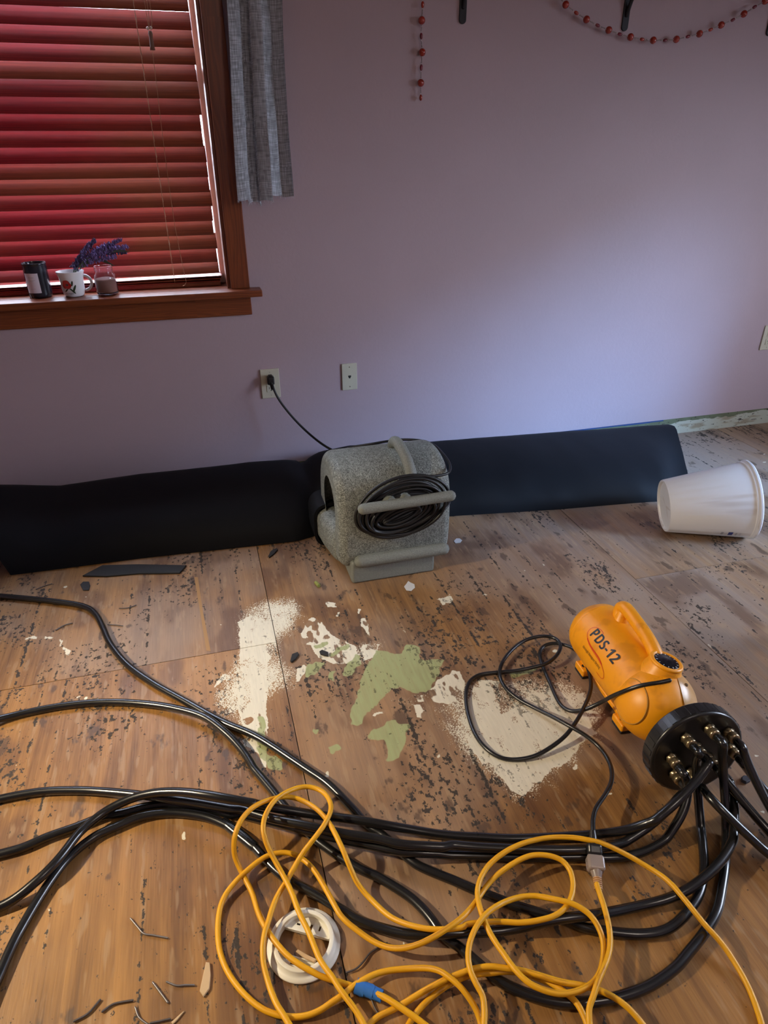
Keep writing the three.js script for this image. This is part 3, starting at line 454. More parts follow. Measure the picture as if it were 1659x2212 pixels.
// ------------------------------------------------------------------ black air duct along the wall
const DUCTM = phys([0.005, 0.0055, 0.0075], 0.66, { side: THREE.DoubleSide, specularIntensity: 0.35 });
{
  const t = thing('air_duct', [0.6, 0, -2.43], 'long black plastic air tunnel lying along the wall behind the blower', 'air duct');
  const X0 = -0.79, X1 = 2.13, nx = 150, prof = 22;
  const lerpT = (x, T) => { for (let i = 1; i < T.length; i++) if (x <= T[i][0]) { const [a, u] = T[i - 1], [b, v] = T[i]; return u + (v - u) * Math.max(0, (x - a) / (b - a)); } return T[T.length - 1][1]; };
  const TOP = [[-0.8, 0.20], [-0.74, 0.19], [-0.6, 0.163], [-0.45, 0.17], [-0.3, 0.176], [-0.02, 0.172], [0.13, 0.172], [0.28, 0.165], [0.345, 0.150], [0.37, 0.158], [0.42, 0.185], [0.55, 0.2], [0.7, 0.19], [0.85, 0.176], [0.98, 0.172], [1.48, 0.150], [1.9, 0.132], [2.14, 0.121]];
  const FRONT = [[-0.8, -2.205], [-0.3, -2.195], [0.25, -2.16], [0.33, -2.185], [0.42, -2.2], [0.7, -2.2], [0.89, -2.183], [1.3, -2.12], [1.7, -2.077], [1.95, -2.06], [2.14, -2.05]];
  const make = (inset) => {
    const pos = [], idx = [];
    for (let i = 0; i <= nx; i++) {
      const u = i / nx, x = X0 + (X1 - X0) * u, top = lerpT(x, TOP) - inset, zf = lerpT(x, FRONT) - inset, zb = -2.655 + inset;
      const wr = 0.004 * (fbm(x * 5, 2, 3) - 0.5) + 0.012 * Math.exp(-(((x - 0.345) / 0.02) ** 2)) * -1;
      const end = sm(1.86, 2.13, x);
      for (let j = 0; j <= prof; j++) {
        const s = j / prof; let y, z;                                         // from the floor at the front, over the ridge, down the back
        const ridge = -2.52;
        if (s < 0.62) { const a = s / 0.62; const zz = zf + (ridge - zf) * (0.10 * a + 0.9 * a ** 1.7), yy = top * Math.sin(a * Math.PI / 2) ** 0.82; z = zz + (zf + (ridge - zf) * a - zz) * end; y = yy + (top * a ** 0.85 - yy) * end; }
        else { const a = (s - 0.62) / 0.38; z = ridge + (zb - ridge) * Math.sin(a * Math.PI / 2); y = top * Math.cos(a * Math.PI / 2) ** 0.7; }
        const n2 = 0.006 * (fbm(x * 7 + 5, s * 5, 3) - 0.5) + 0.004 * Math.sin(x * 90 + s * 6) * Math.exp(-(((x - 0.36) / 0.07) ** 2));
        // right end is cut off at a slant: the front corner stops earlier than the back
        const xs = x + (x > 1.6 ? -0.23 * sm(1.6, 2.13, x) * (1 - Math.min(1, s / 0.62)) : 0) + (x < -0.6 ? -0.03 * (1 - sm(-0.79, -0.6, x)) * Math.sin(s * 3.1) + 0.05 * (1 - sm(-0.79, -0.6, x)) * (1 - Math.min(1, s / 0.3)) : 0);
        pos.push(xs - 0.6, Math.max(0.002 + inset, y + (s > 0.05 && s < 0.95 ? wr + n2 : 0)), z + (s > 0.05 && s < 0.9 ? n2 + wr * 0.5 : 0) + 2.43);
      }
    }
    for (let i = 0; i < nx; i++) for (let j = 0; j < prof; j++) { const a = i * (prof + 1) + j, b = a + prof + 1; idx.push(a, b, a + 1, a + 1, b, b + 1); }
    const g = new THREE.BufferGeometry(); g.setAttribute('position', new THREE.Float32BufferAttribute(pos, 3)); g.setIndex(idx); g.computeVertexNormals(); return g;
  };
  const outer = make(0), inner = make(0.003);
  mesh('sheeting', [outer, inner], DUCTM, t);
  const bottom = []; // the underside of the tunnel lies flat on the boards
  { const pos = [], idx = []; for (let i = 0; i <= nx; i++) { const x = X0 + (X1 - X0) * i / nx, sh = x > 1.6 ? -0.23 * sm(1.6, 2.13, x) : 0, sl = x < -0.6 ? 0.05 * (1 - sm(-0.79, -0.6, x)) : 0; pos.push(x + sh + sl - 0.6, 0.0025, lerpT(x, FRONT) + 2.43, x - 0.6, 0.0025, -2.655 + 2.43); if (i < nx) { const a = i * 2; idx.push(a, a + 2, a + 1, a + 1, a + 2, a + 3); } } const g = new THREE.BufferGeometry(); g.setAttribute('position', new THREE.Float32BufferAttribute(pos, 3)); g.setIndex(idx); g.computeVertexNormals(); mesh('bottom_sheet', g, DUCTM, t); }
  const c = new THREE.ExtrudeGeometry((() => { const rr = (s, x0, x1, y0, y1, r) => { s.moveTo(x0 + r, y0); s.lineTo(x1 - r, y0); s.quadraticCurveTo(x1, y0, x1, y0 + r); s.lineTo(x1, y1 - r); s.quadraticCurveTo(x1, y1, x1 - r, y1); s.lineTo(x0 + r, y1); s.quadraticCurveTo(x0, y1, x0, y1 - r); s.lineTo(x0, y0 + r); s.quadraticCurveTo(x0, y0, x0 + r, y0); return s; }; const s = rr(new THREE.Shape(), -0.292, 0.148, 0.002, 0.177, 0.06), h = rr(new THREE.Path(), -0.283, 0.139, 0.010, 0.168, 0.054); s.holes.push(h); return s; })(), { depth: 0.12, bevelEnabled: false });
  c.translate(0, 0, 0.215);
  mesh('collar', c, DUCTM, t, 'black sleeve gripping the blower outlet');
}

// ------------------------------------------------------------------ grey blower
{
  const speck = tex(256, 256, (u, v, i, j) => { const a = hash(i, j), b = noise(u * 128, v * 128), c = 0.47 + 0.1 * (noise(u * 60, v * 60) - 0.5); const n = a > 0.80 ? c - 0.22 : a < 0.2 ? c + 0.17 : c + 0.1 * (b - 0.5); return [n * 0.97, n, n * 0.955]; });
  speck.repeat.set(2.6, 2.6);
  const GREY = mat('#ffffff', 0.62, { map: speck });
  const CX = 0.545, CZ = -2.015;
  const t = thing('air_blower', [CX, 0, CZ], 'speckled grey plastic floor blower with its cord coiled on the front', 'blower');
  // side profile: a runs towards the wall, y up
  const prof = [[-0.135, 0.045], [-0.165, 0.075], [-0.176, 0.14], [-0.176, 0.22], [-0.17, 0.29], [-0.145, 0.35], [-0.10, 0.385], [-0.03, 0.402], [0.05, 0.395], [0.12, 0.36], [0.165, 0.30], [0.185, 0.235], [0.188, 0.185], [0.189, 0.165], [0.18, 0.15], [0.176, 0.12], [0.176, 0.06], [0.165, 0.045], [0.0, 0.042]];
  const s = smoothShape(prof, 110), hole = new THREE.Path(); hole.absellipse(-0.010, 0.222, 0.130, 0.134, 0, Math.PI * 2, true); s.holes.push(hole);
  const bw = 0.034, L = 0.385;
  const bg = toCreasedNormals(new THREE.ExtrudeGeometry(s, { depth: L - 2 * bw, curveSegments: 40, bevelEnabled: true, bevelSize: bw, bevelOffset: -bw, bevelThickness: bw, bevelSegments: 8 }), 0.7);
  bg.rotateY(Math.PI / 2); bg.translate(-L / 2 + bw, 0, 0);
  mesh('housing', bg, GREY, t);
  const BLK = mat([0.012, 0.012, 0.014], 0.5);
  const drum = new THREE.CylinderGeometry(0.155, 0.155, 0.26, 40, 1, true); drum.rotateZ(Math.PI / 2); drum.translate(0, 0.232, -0.012);
  mesh('motor_core', [rod(V(-0.06, 0.232, -0.012), V(0.17, 0.232, -0.012), 0.07, 0.07, 24), (() => { const d = new THREE.CylinderGeometry(0.15, 0.15, 0.008, 40); d.rotateZ(Math.PI / 2); return d.translate(0.11, 0.232, -0.012); })(), (() => { const d = new THREE.CylinderGeometry(0.148, 0.148, 0.006, 40); d.rotateZ(Math.PI / 2); return d.translate(-0.075, 0.232, -0.012); })()], mat([0.01, 0.01, 0.01], 0.7), t);
  const gr = []; for (let k = 0; k < 12; k++) { const r = 0.022 + k * 0.0115, g = new THREE.TorusGeometry(r, 0.0019, 6, 44); g.rotateY(Math.PI / 2); g.translate(-0.158, 0.232, -0.012); gr.push(g); }
  for (let k = 0; k < 6; k++) { const a = k * Math.PI / 3 + 0.3; gr.push(rod(V(-0.157, 0.232, -0.012), V(-0.157, 0.232 + 0.148 * Math.sin(a), -0.012 + 0.148 * Math.cos(a)), 0.0024, 0.0024, 6)); }
  mesh('intake_grille', gr, mat([0.03, 0.03, 0.032], 0.35, { metalness: 0.7 }), t, 'black wire grille of rings in the side intake');
  // carrying handle, a loop on top running front to back
  const H = (p) => { const q = V3(p); return [q.x - CX, q.y - 0, q.z - CZ]; };
  mesh('handle', tube([V(0.056, 0.325, 0.165), V(0.055, 0.358, 0.155), V(0.050, 0.395, 0.130), V(0.044, 0.424, 0.085), V(0.04, 0.433, 0.04), V(0.038, 0.424, 0.005), V(0.038, 0.400, -0.012), V(0.04, 0.365, -0.018)], 0.0185, 50, 14), GREY, t);
  const bar = (y, z, x0, x1, r, dy) => { const a = V(x0, y, z), b = V(x1, y + dy, z); const g = tube([a, a.clone().lerp(b, 0.5), b], r, 12, 16); return g; };
  mesh('cord_bar', [bar(0.302, 0.222, -0.125, 0.165, 0.0175, 0.006), rod(V(0.02, 0.295, 0.15), V(0.02, 0.304, 0.215), 0.028, 0.02), rod(V(-0.04, 0.295, 0.15), V(-0.03, 0.304, 0.215), 0.028, 0.02)], GREY, t, 'grey bar that holds the wound cord');
  { const s2 = smoothShape([[-0.185, -0.10], [-0.212, -0.02], [-0.222, 0.06], [-0.224, 0.170], [-0.1, 0.172], [0.1, 0.172], [0.19, 0.170], [0.19, 0.0], [0.15, -0.1], [0.0, -0.11]], 70);   // (x, -z)
    const g = toCreasedNormals(new THREE.ExtrudeGeometry(s2, { depth: 0.05, bevelEnabled: true, bevelSize: 0.05, bevelOffset: -0.05, bevelThickness: 0.045, bevelSegments: 8 }), 0.7); g.rotateX(-Math.PI / 2); mesh('outlet_nozzle', g.translate(0, 0.065, 0), GREY, t); }
  mesh('lower_bar', [bar(0.088, 0.186, -0.13, 0.162, 0.021, 0.0), box(-0.13, 0.162, 0.07, 0.105, 0.13, 0.186, 0.015)], GREY, t);
  mesh('base', [box(-0.160, 0.132, 0.0, 0.085, -0.17, 0.186, 0.01, 3)], GREY, t);
  // wound cord
  const coil = []; const CORDM = mat([0.004, 0.004, 0.005], 0.45);
  for (let k = 0; k < 16; k++) {
    const a = 0.150 - 0.0066 * k + 0.006 * (rnd() - 0.5), b = 0.104 - 0.0066 * k + 0.007 * (rnd() - 0.5), pts = [], yo = 0.278 - 0.010 * (k % 4) * 0.5 - 0.002 * k, xo = 0.012 + 0.006 * (rnd() - 0.5), ph = rnd() * 6;
    for (let i = 0; i <= 40; i++) { const th = i / 40 * Math.PI * 2; const q = 1 + 0.035 * Math.sin(2 * th + ph) + 0.02 * Math.sin(3 * th + ph * 2); pts.push(V(xo + a * q * Math.cos(th), yo + b * q * Math.sin(th) + 0.06 * (Math.cos(th)) * 0.28, 0.187 + 0.010 * ((k * 5) % 3) * 0.5 + 0.004 * Math.sin(th * 2 + ph))); }
    coil.push(tube(pts, 0.0056, 90, 8, false));
  }
  mesh('cord_coil', coil, CORDM, t, 'black mains cord wound in a flat oval coil');
  const L2 = (p) => { const q = V3(p); return V(q.x - CX, q.y, q.z - CZ); };
  const pc = mesh('power_cord', [tube([V(0.0, 0.372, 0.190), V(0.06, 0.374, 0.188), V(0.12, 0.366, 0.183), V(0.175, 0.362, 0.165), V(0.199, 0.365, 0.12), V(0.205, 0.37, 0.04), V(0.2, 0.36, -0.1), V(0.14, 0.34, -0.2), V(0.02, 0.32, -0.24), V(-0.06, 0.285, -0.3), L2([0.6484,0.2391,-2.34]), L2([0.5685,0.2285,-2.36]), L2([0.5074,0.2255,-2.38]), L2([0.4712,0.2231,-2.43]), L2([0.4252,0.2404,-2.48]), L2([0.367,0.2767,-2.57]), L2([0.3096,0.3461,-2.6]), L2([0.2735,0.404,-2.62]), L2([0.2591,0.441,-2.63]), L2([0.2562,0.4575,-2.64])], 0.0048, 140, 8),
    tube([V(0.14, 0.235, 0.188), V(0.165, 0.243, 0.182), V(0.192, 0.252, 0.15), V(0.2, 0.262, 0.10), V(0.2, 0.30, 0.02)], 0.0042, 30, 8)], CORDM, t);
  mesh('plug', [box(-0.014, 0.014, -0.017, 0.017, 0, 0.03, 0.006), rod(V(0, -0.004, 0.02), V(0.001, -0.03, 0.045), 0.008, 0.0055), box(-0.008, 0.008, 0.012, 0.022, 0.002, 0.024, 0.004)].map((g) => g.translate(0.2535 - CX, 0.4675, ZW + 0.0095 - CZ)), CORDM, pc, 'black plug in the wall outlet');
}

// ------------------------------------------------------------------ white bucket lying on its side
{
  const A = V(1.612, 0, -1.862), B = V(1.892, 0, -1.752), u = B.clone().sub(A).normalize(), len = A.distanceTo(B), rb = 0.099, rr = 0.141, al = Math.asin((rr - rb) / len);
  const d = u.clone().multiplyScalar(Math.cos(al)).add(V(0, Math.sin(al), 0)), up = V(0, Math.cos(al), 0).addScaledVector(u, -Math.sin(al)), ax = up.clone().cross(d);
  const t = thing('bucket', [A.x, 0.0062, A.z], 'white plastic bucket lying on its side by the duct end', 'bucket');
  const h = len * Math.cos(al), c0 = up.clone().multiplyScalar(rb);
  const M = new THREE.Matrix4().makeBasis(up.clone(), d, ax.clone()); M.setPosition(c0.x, c0.y, c0.z);
  const smudge = tex(512, 256, (a, b) => { const q = sm(0.66, 0.8, fbm(a * 14, b * 9, 4)) * 0.3; return mix3([0.90, 0.91, 0.93], [0.62, 0.57, 0.52], q); });
  const PL = phys('#ffffff', 0.34, { map: smudge });
  const g = lathe([[0.0005, 0.007], [rb - 0.012, 0.007], [rb - 0.008, 0.0], [rb - 0.002, 0.0], [rb, 0.004], [rr - 0.001, h - 0.022], [rr + 0.002, h - 0.02], [rr + 0.003, h - 0.012], [rr + 0.0055, h - 0.009], [rr + 0.006, h - 0.003], [rr + 0.003, h], [rr - 0.003, h - 0.002], [rr - 0.004, h - 0.02], [rb - 0.004, 0.012], [0.0005, 0.010]], 72);
  g.rotateY(Math.PI + 0.75); g.applyMatrix4(M); mesh('body', toCreasedNormals(g, 0.6), PL, t);
  // printed label edge near the rim and the seam of the wrap
  const lab = canvasTex(256, 128, (c, w, h2) => { c.clearRect(0, 0, w, h2); c.fillStyle = '#1d2f7e'; c.fillRect(100, 10, 46, 100); c.fillStyle = '#39415f'; for (let i = 0; i < 7; i++) c.fillRect(24 + (i % 2) * 3, 18 + i * 13, 26, 5); for (let i = 0; i < 5; i++) c.fillRect(172, 20 + i * 17, 14, 6); c.fillStyle = '#8a8fa8'; for (let i = 0; i < 4; i++) c.fillRect(212, 26 + i * 20, 16, 5); });
  const at = (y) => rb + (rr - 0.001 - rb) * (y - 0.004) / (h - 0.026) + 0.0008;
  const lg = new THREE.CylinderGeometry(at(0.252), at(0.168), 0.084, 10, 1, true, 3.66, 0.26); lg.translate(0, 0.21, 0);
  { const uv = lg.attributes.uv; for (let i = 0; i < uv.count; i++) { const a = uv.getX(i), b = uv.getY(i); uv.setXY(i, b, a); } }
  lg.applyMatrix4(M); mesh('label_print', lg, mat('#ffffff', 0.4, { map: lab, transparent: true, alphaTest: 0.4, side: THREE.DoubleSide }), t, 'blue printed mark near the rim');
}

// ------------------------------------------------------------------ long paths on the floor (metres)
const P = {};
P.h1 = [[0.8979,0.1666,-0.8031],[0.8958,0.1688,-0.7843],[0.9009,0.155,-0.7892],[0.9056,0.1412,-0.7932],[0.9095,0.1274,-0.7955],[0.9122,0.1135,-0.7956],[0.9137,0.0998,-0.7931],[0.9138,0.0861,-0.788],[0.9125,0.0728,-0.7805],[0.9099,0.0599,-0.771],[0.9062,0.0475,-0.7598],[0.9014,0.0358,-0.7473],[0.896,0.0245,-0.7339],[0.8902,0.0135,-0.7202],[0.8801,0.0112,-0.7027],[0.8692,0.0101,-0.6856],[0.8579,0.0097,-0.6688],[0.846,0.0095,-0.6524],[0.8329,0.0095,-0.6369],[0.8187,0.0095,-0.6224],[0.8036,0.0095,-0.6089],[0.7872,0.0095,-0.5969],[0.7696,0.0095,-0.5869],[0.7513,0.0095,-0.5782],[0.7325,0.0095,-0.5706],[0.7132,0.0095,-0.5642],[0.6933,0.0095,-0.5604],[0.6731,0.0095,-0.5601],[0.653,0.0095,-0.5629],[0.6333,0.0095,-0.5677],[0.6141,0.0095,-0.5743],[0.5953,0.0095,-0.5818],[0.5767,0.0095,-0.5899],[0.5584,0.0095,-0.5986],[0.5407,0.0095,-0.6085],[0.5252,0.0095,-0.6216],[0.5083,0.0095,-0.6327],[0.4912,0.0095,-0.6436],[0.4742,0.0095,-0.6547],[0.4572,0.0095,-0.6659],[0.4406,0.0095,-0.6774],[0.4243,0.0095,-0.6895],[0.4082,0.0095,-0.7019],[0.3923,0.0095,-0.7145],[0.3766,0.0095,-0.7273],[0.3612,0.0095,-0.7406],[0.3462,0.0095,-0.7542],[0.3306,0.0095,-0.7668],[0.3148,0.0095,-0.7796],[0.2994,0.0095,-0.7927],[0.2848,0.0095,-0.8068],[0.2728,0.0095,-0.8231],[0.2626,0.0095,-0.8407],[0.2528,0.0095,-0.8584],[0.2433,0.0095,-0.8763],[0.233,0.0095,-0.8938],[0.2196,0.0095,-0.909],[0.208,0.0095,-0.9255],[0.1995,0.0095,-0.944],[0.1917,0.0095,-0.9627],[0.1833,0.0095,-0.9811],[0.1746,0.0095,-0.9995],[0.1658,0.0095,-1.0177],[0.1565,0.0095,-1.0358],[0.1464,0.0095,-1.0533],[0.135,0.0095,-1.0701],[0.1226,0.0095,-1.0862],[0.1101,0.0095,-1.1021],[0.0978,0.0095,-1.1183],[0.0856,0.0095,-1.1345],[0.0734,0.0095,-1.1507],[0.0612,0.0095,-1.1669],[0.0489,0.0095,-1.183],[0.0363,0.0095,-1.199],[0.0236,0.0095,-1.2147],[0.0104,0.0095,-1.2301],[-0.0036,0.0095,-1.2449],[-0.0182,0.0095,-1.2589],[-0.0335,0.0095,-1.2723],[-0.0489,0.0095,-1.2855],[-0.0639,0.0095,-1.2991],[-0.0784,0.0095,-1.3133],[-0.0923,0.0095,-1.328],[-0.106,0.0095,-1.343],[-0.1195,0.0095,-1.3582],[-0.1329,0.0095,-1.3734],[-0.1463,0.0095,-1.3887],[-0.1597,0.0095,-1.4039],[-0.1732,0.0095,-1.419],[-0.1869,0.0095,-1.4339],[-0.2006,0.0095,-1.4489],[-0.2142,0.0095,-1.4639],[-0.2277,0.0095,-1.4791],[-0.2409,0.0095,-1.4945],[-0.2538,0.0095,-1.5102],[-0.2664,0.0095,-1.526],[-0.2789,0.0095,-1.5421],[-0.291,0.0095,-1.5583],[-0.3028,0.0095,-1.5748],[-0.314,0.0095,-1.5917],[-0.3246,0.0095,-1.609],[-0.3346,0.0095,-1.6267],[-0.3439,0.0095,-1.6447],[-0.3528,0.0095,-1.6629],[-0.3614,0.0095,-1.6813],[-0.3696,0.0095,-1.6999],[-0.3773,0.0095,-1.7186],[-0.3842,0.0095,-1.7377],[-0.3902,0.0095,-1.757],[-0.3958,0.0095,-1.7765],[-0.4016,0.0095,-1.796],[-0.4078,0.0095,-1.8153],[-0.4142,0.0095,-1.8345],[-0.4209,0.0095,-1.8537],[-0.4289,0.0095,-1.8723],[-0.4383,0.0095,-1.8903],[-0.4493,0.0095,-1.9073],[-0.4627,0.0095,-1.9225],[-0.478,0.0095,-1.9358],[-0.4947,0.0095,-1.9474],[-0.5121,0.0095,-1.9578],[-0.5299,0.0095,-1.9675],[-0.5479,0.0095,-1.9768],[-0.5661,0.0095,-1.9858],[-0.5843,0.0095,-1.9947],[-0.6026,0.0095,-2.0035],[-0.6209,0.0095,-2.0122],[-0.6394,0.0095,-2.0206],[-0.6579,0.0095,-2.0289],[-0.6765,0.0095,-2.0371],[-0.6951,0.0095,-2.0452],[-0.7137,0.0095,-2.0532],[-0.7323,0.0095,-2.0612],[-0.751,0.0095,-2.0691],[-0.7698,0.0095,-2.0768],[-0.7887,0.0095,-2.0842],[-0.8076,0.0095,-2.0914],[-0.8266,0.0095,-2.0986],[-0.8455,0.0095,-2.1058]];
P.h2 = [[0.9497,0.1832,-0.7995],[0.9478,0.185,-0.7803],[0.9506,0.1719,-0.7802],[0.9531,0.1587,-0.7795],[0.9551,0.1452,-0.7774],[0.9565,0.1313,-0.7737],[0.9571,0.117,-0.7684],[0.9569,0.1023,-0.7616],[0.9559,0.0873,-0.7535],[0.9539,0.0724,-0.7443],[0.951,0.0577,-0.7343],[0.9472,0.0432,-0.7238],[0.9428,0.0291,-0.7128],[0.9381,0.0151,-0.7015],[0.9257,0.012,-0.6859],[0.9128,0.0104,-0.6704],[0.8997,0.0098,-0.6551],[0.8862,0.0096,-0.6401],[0.8722,0.0095,-0.6256],[0.8577,0.0095,-0.6115],[0.843,0.0095,-0.5976],[0.8283,0.0095,-0.5838],[0.813,0.0095,-0.5705],[0.7967,0.0095,-0.5587],[0.7792,0.0095,-0.5486],[0.7612,0.0095,-0.5395],[0.7429,0.0095,-0.5309],[0.7244,0.0095,-0.5229],[0.7057,0.0095,-0.5152],[0.6872,0.0095,-0.5071],[0.6683,0.0095,-0.4999],[0.6488,0.0095,-0.4945],[0.6292,0.0095,-0.4901],[0.6093,0.0095,-0.4866],[0.5892,0.0095,-0.4846],[0.569,0.0095,-0.4841],[0.5488,0.0095,-0.4845],[0.5286,0.0095,-0.4859],[0.5086,0.0095,-0.4885],[0.4887,0.0095,-0.4919],[0.469,0.0095,-0.4963],[0.4497,0.0095,-0.502],[0.431,0.0095,-0.5097],[0.413,0.0095,-0.5189],[0.3959,0.0095,-0.5296],[0.3798,0.0095,-0.5418],[0.3644,0.0095,-0.5549],[0.3506,0.0095,-0.5696],[0.3397,0.0095,-0.5866],[0.3291,0.0095,-0.6038],[0.3182,0.0095,-0.6207],[0.3072,0.0095,-0.6377],[0.2935,0.0095,-0.6525],[0.2847,0.0095,-0.6704],[0.2789,0.0095,-0.6898],[0.2718,0.0095,-0.7086],[0.2629,0.0095,-0.7268],[0.2525,0.0095,-0.7441],[0.2402,0.0095,-0.7601],[0.227,0.0095,-0.7754],[0.2134,0.0095,-0.7904],[0.1991,0.0095,-0.8046],[0.1837,0.0095,-0.8177],[0.1686,0.0095,-0.831],[0.1546,0.0095,-0.8456],[0.1413,0.0095,-0.8608],[0.1283,0.0095,-0.8763],[0.1159,0.0095,-0.8922],[0.1037,0.0095,-0.9083],[0.0923,0.0095,-0.9249],[0.082,0.0095,-0.9423],[0.0726,0.0095,-0.9602],[0.0635,0.0095,-0.9782],[0.0543,0.0095,-0.9962],[0.0454,0.0095,-1.0143],[0.0371,0.0095,-1.0328],[0.0297,0.0095,-1.0515],[0.0217,0.0095,-1.0701],[0.0132,0.0095,-1.0884],[0.0046,0.0096,-1.1067],[-0.004,0.0097,-1.1249],[-0.012,0.0104,-1.1419],[-0.0182,0.0112,-1.1611],[-0.025,0.0122,-1.1801],[-0.0329,0.0136,-1.1986],[-0.0418,0.0153,-1.2166],[-0.0515,0.0172,-1.2343],[-0.062,0.019,-1.2514],[-0.0732,0.0207,-1.2681],[-0.0847,0.022,-1.2847],[-0.0967,0.0229,-1.3009],[-0.1095,0.0232,-1.3165],[-0.1235,0.023,-1.331],[-0.1386,0.0222,-1.3445],[-0.1544,0.021,-1.357],[-0.1705,0.0194,-1.369],[-0.1869,0.0176,-1.3807],[-0.2035,0.0158,-1.3921],[-0.2205,0.0141,-1.4028],[-0.238,0.0126,-1.4129],[-0.2559,0.0114,-1.4221],[-0.2741,0.0106,-1.4307],[-0.2927,0.01,-1.4386],[-0.3115,0.0097,-1.4459],[-0.3306,0.0096,-1.4525],[-0.3499,0.0095,-1.4585],[-0.3694,0.0095,-1.4638],[-0.3891,0.0095,-1.4683],[-0.4089,0.0095,-1.4719],[-0.4289,0.0095,-1.4749],[-0.449,0.0095,-1.4773],[-0.4691,0.0095,-1.4793],[-0.4892,0.0095,-1.4804],[-0.5094,0.0095,-1.4807],[-0.5296,0.0095,-1.4804],[-0.5498,0.0096,-1.4796],[-0.5699,0.01,-1.478],[-0.5899,0.011,-1.4754],[-0.6096,0.013,-1.4713],[-0.6287,0.0162,-1.4655],[-0.6469,0.0205,-1.458],[-0.6648,0.025,-1.4499],[-0.6832,0.0289,-1.4425]];
P.h6 = [[0.9858,0.0727,-0.7849],[0.9841,0.0744,-0.7662],[0.9829,0.0687,-0.7603],[0.9814,0.0633,-0.754],[0.9793,0.0585,-0.7472],[0.9763,0.0544,-0.7398],[0.9723,0.0511,-0.7319],[0.9675,0.0485,-0.7237],[0.9618,0.0464,-0.7152],[0.9552,0.0445,-0.7066],[0.9479,0.0427,-0.6976],[0.9398,0.0408,-0.6883],[0.9311,0.0387,-0.6787],[0.9221,0.0366,-0.6688],[0.9055,0.034,-0.6577],[0.888,0.0324,-0.6476],[0.87,0.0314,-0.6386],[0.8514,0.0308,-0.6306],[0.8325,0.0302,-0.6237],[0.8132,0.0295,-0.6177],[0.7937,0.0281,-0.6126],[0.774,0.0258,-0.6088],[0.7542,0.0225,-0.6067],[0.7343,0.0188,-0.6063],[0.7144,0.0154,-0.6072],[0.6945,0.0131,-0.609],[0.6743,0.0122,-0.6106],[0.6542,0.0129,-0.6115],[0.6341,0.0149,-0.6119],[0.6141,0.0178,-0.6121],[0.5942,0.0212,-0.6123],[0.5743,0.0245,-0.6129],[0.5543,0.0273,-0.6143],[0.5343,0.0292,-0.6166],[0.5144,0.0297,-0.6195],[0.4944,0.0287,-0.6225],[0.4746,0.0264,-0.6254],[0.4549,0.023,-0.6286],[0.4353,0.0193,-0.6319],[0.4155,0.0166,-0.6348],[0.3955,0.0159,-0.6374],[0.3756,0.0173,-0.6402],[0.3558,0.0204,-0.643],[0.3361,0.0239,-0.6455],[0.3163,0.027,-0.6485],[0.2966,0.0286,-0.6525],[0.277,0.0282,-0.6573],[0.2577,0.0258,-0.6628],[0.239,0.022,-0.6695],[0.2213,0.0178,-0.6781],[0.2044,0.0143,-0.6886],[0.1877,0.0117,-0.6998],[0.1709,0.0103,-0.7109],[0.1544,0.0097,-0.7224],[0.1387,0.0095,-0.7351],[0.1249,0.0095,-0.7499],[0.111,0.0095,-0.7645],[0.097,0.0095,-0.7791],[0.0828,0.0095,-0.7935],[0.0683,0.0095,-0.8076],[0.0533,0.0095,-0.8211],[0.0384,0.0095,-0.8347],[0.0246,0.0095,-0.8494],[0.012,0.0095,-0.8653],[0.0007,0.0095,-0.882],[-0.0095,0.0095,-0.8994],[-0.0192,0.0095,-0.9171],[-0.0293,0.0095,-0.9346],[-0.0403,0.0095,-0.9515],[-0.0518,0.0095,-0.9681],[-0.064,0.0095,-0.9843],[-0.0767,0.0095,-1],[-0.0897,0.0095,-1.0154],[-0.0813,0.0095,-1.002],[-0.0692,0.0095,-0.9858],[-0.0571,0.0095,-0.9696],[-0.0449,0.0095,-0.9535],[-0.0327,0.0095,-0.9374],[-0.0249,0.0095,-0.9305],[-0.0358,0.0095,-0.9474],[-0.0471,0.0095,-0.9642],[-0.0594,0.0095,-0.9802],[-0.0734,0.0095,-0.9947],[-0.0883,0.0095,-1.0084],[-0.1037,0.0095,-1.0215],[-0.12,0.0095,-1.0333],[-0.1375,0.0095,-1.0435],[-0.1557,0.0095,-1.0522],[-0.1743,0.0095,-1.06],[-0.1934,0.0095,-1.0666],[-0.213,0.0095,-1.0715],[-0.2329,0.0095,-1.0747],[-0.2531,0.0095,-1.0757],[-0.2732,0.0095,-1.074],[-0.2929,0.0095,-1.0695],[-0.3124,0.0095,-1.0643],[-0.332,0.0095,-1.0595],[-0.3512,0.0095,-1.0531],[-0.3687,0.0095,-1.0431],[-0.3847,0.0095,-1.0308],[-0.3995,0.0095,-1.0171],[-0.4122,0.0095,-1.0013],[-0.4228,0.0095,-0.9842],[-0.4326,0.0095,-0.9665],[-0.4414,0.0095,-0.9484],[-0.4498,0.0095,-0.93],[-0.4576,0.0095,-0.9113],[-0.465,0.0095,-0.8926],[-0.4723,0.0095,-0.8737],[-0.4784,0.0095,-0.8545],[-0.4835,0.0095,-0.8349],[-0.4881,0.0095,-0.8152],[-0.4929,0.0095,-0.7956],[-0.4974,0.0096,-0.7759],[-0.5014,0.01,-0.7561],[-0.5048,0.011,-0.7362],[-0.5077,0.0125,-0.7163],[-0.5106,0.014,-0.6964]];
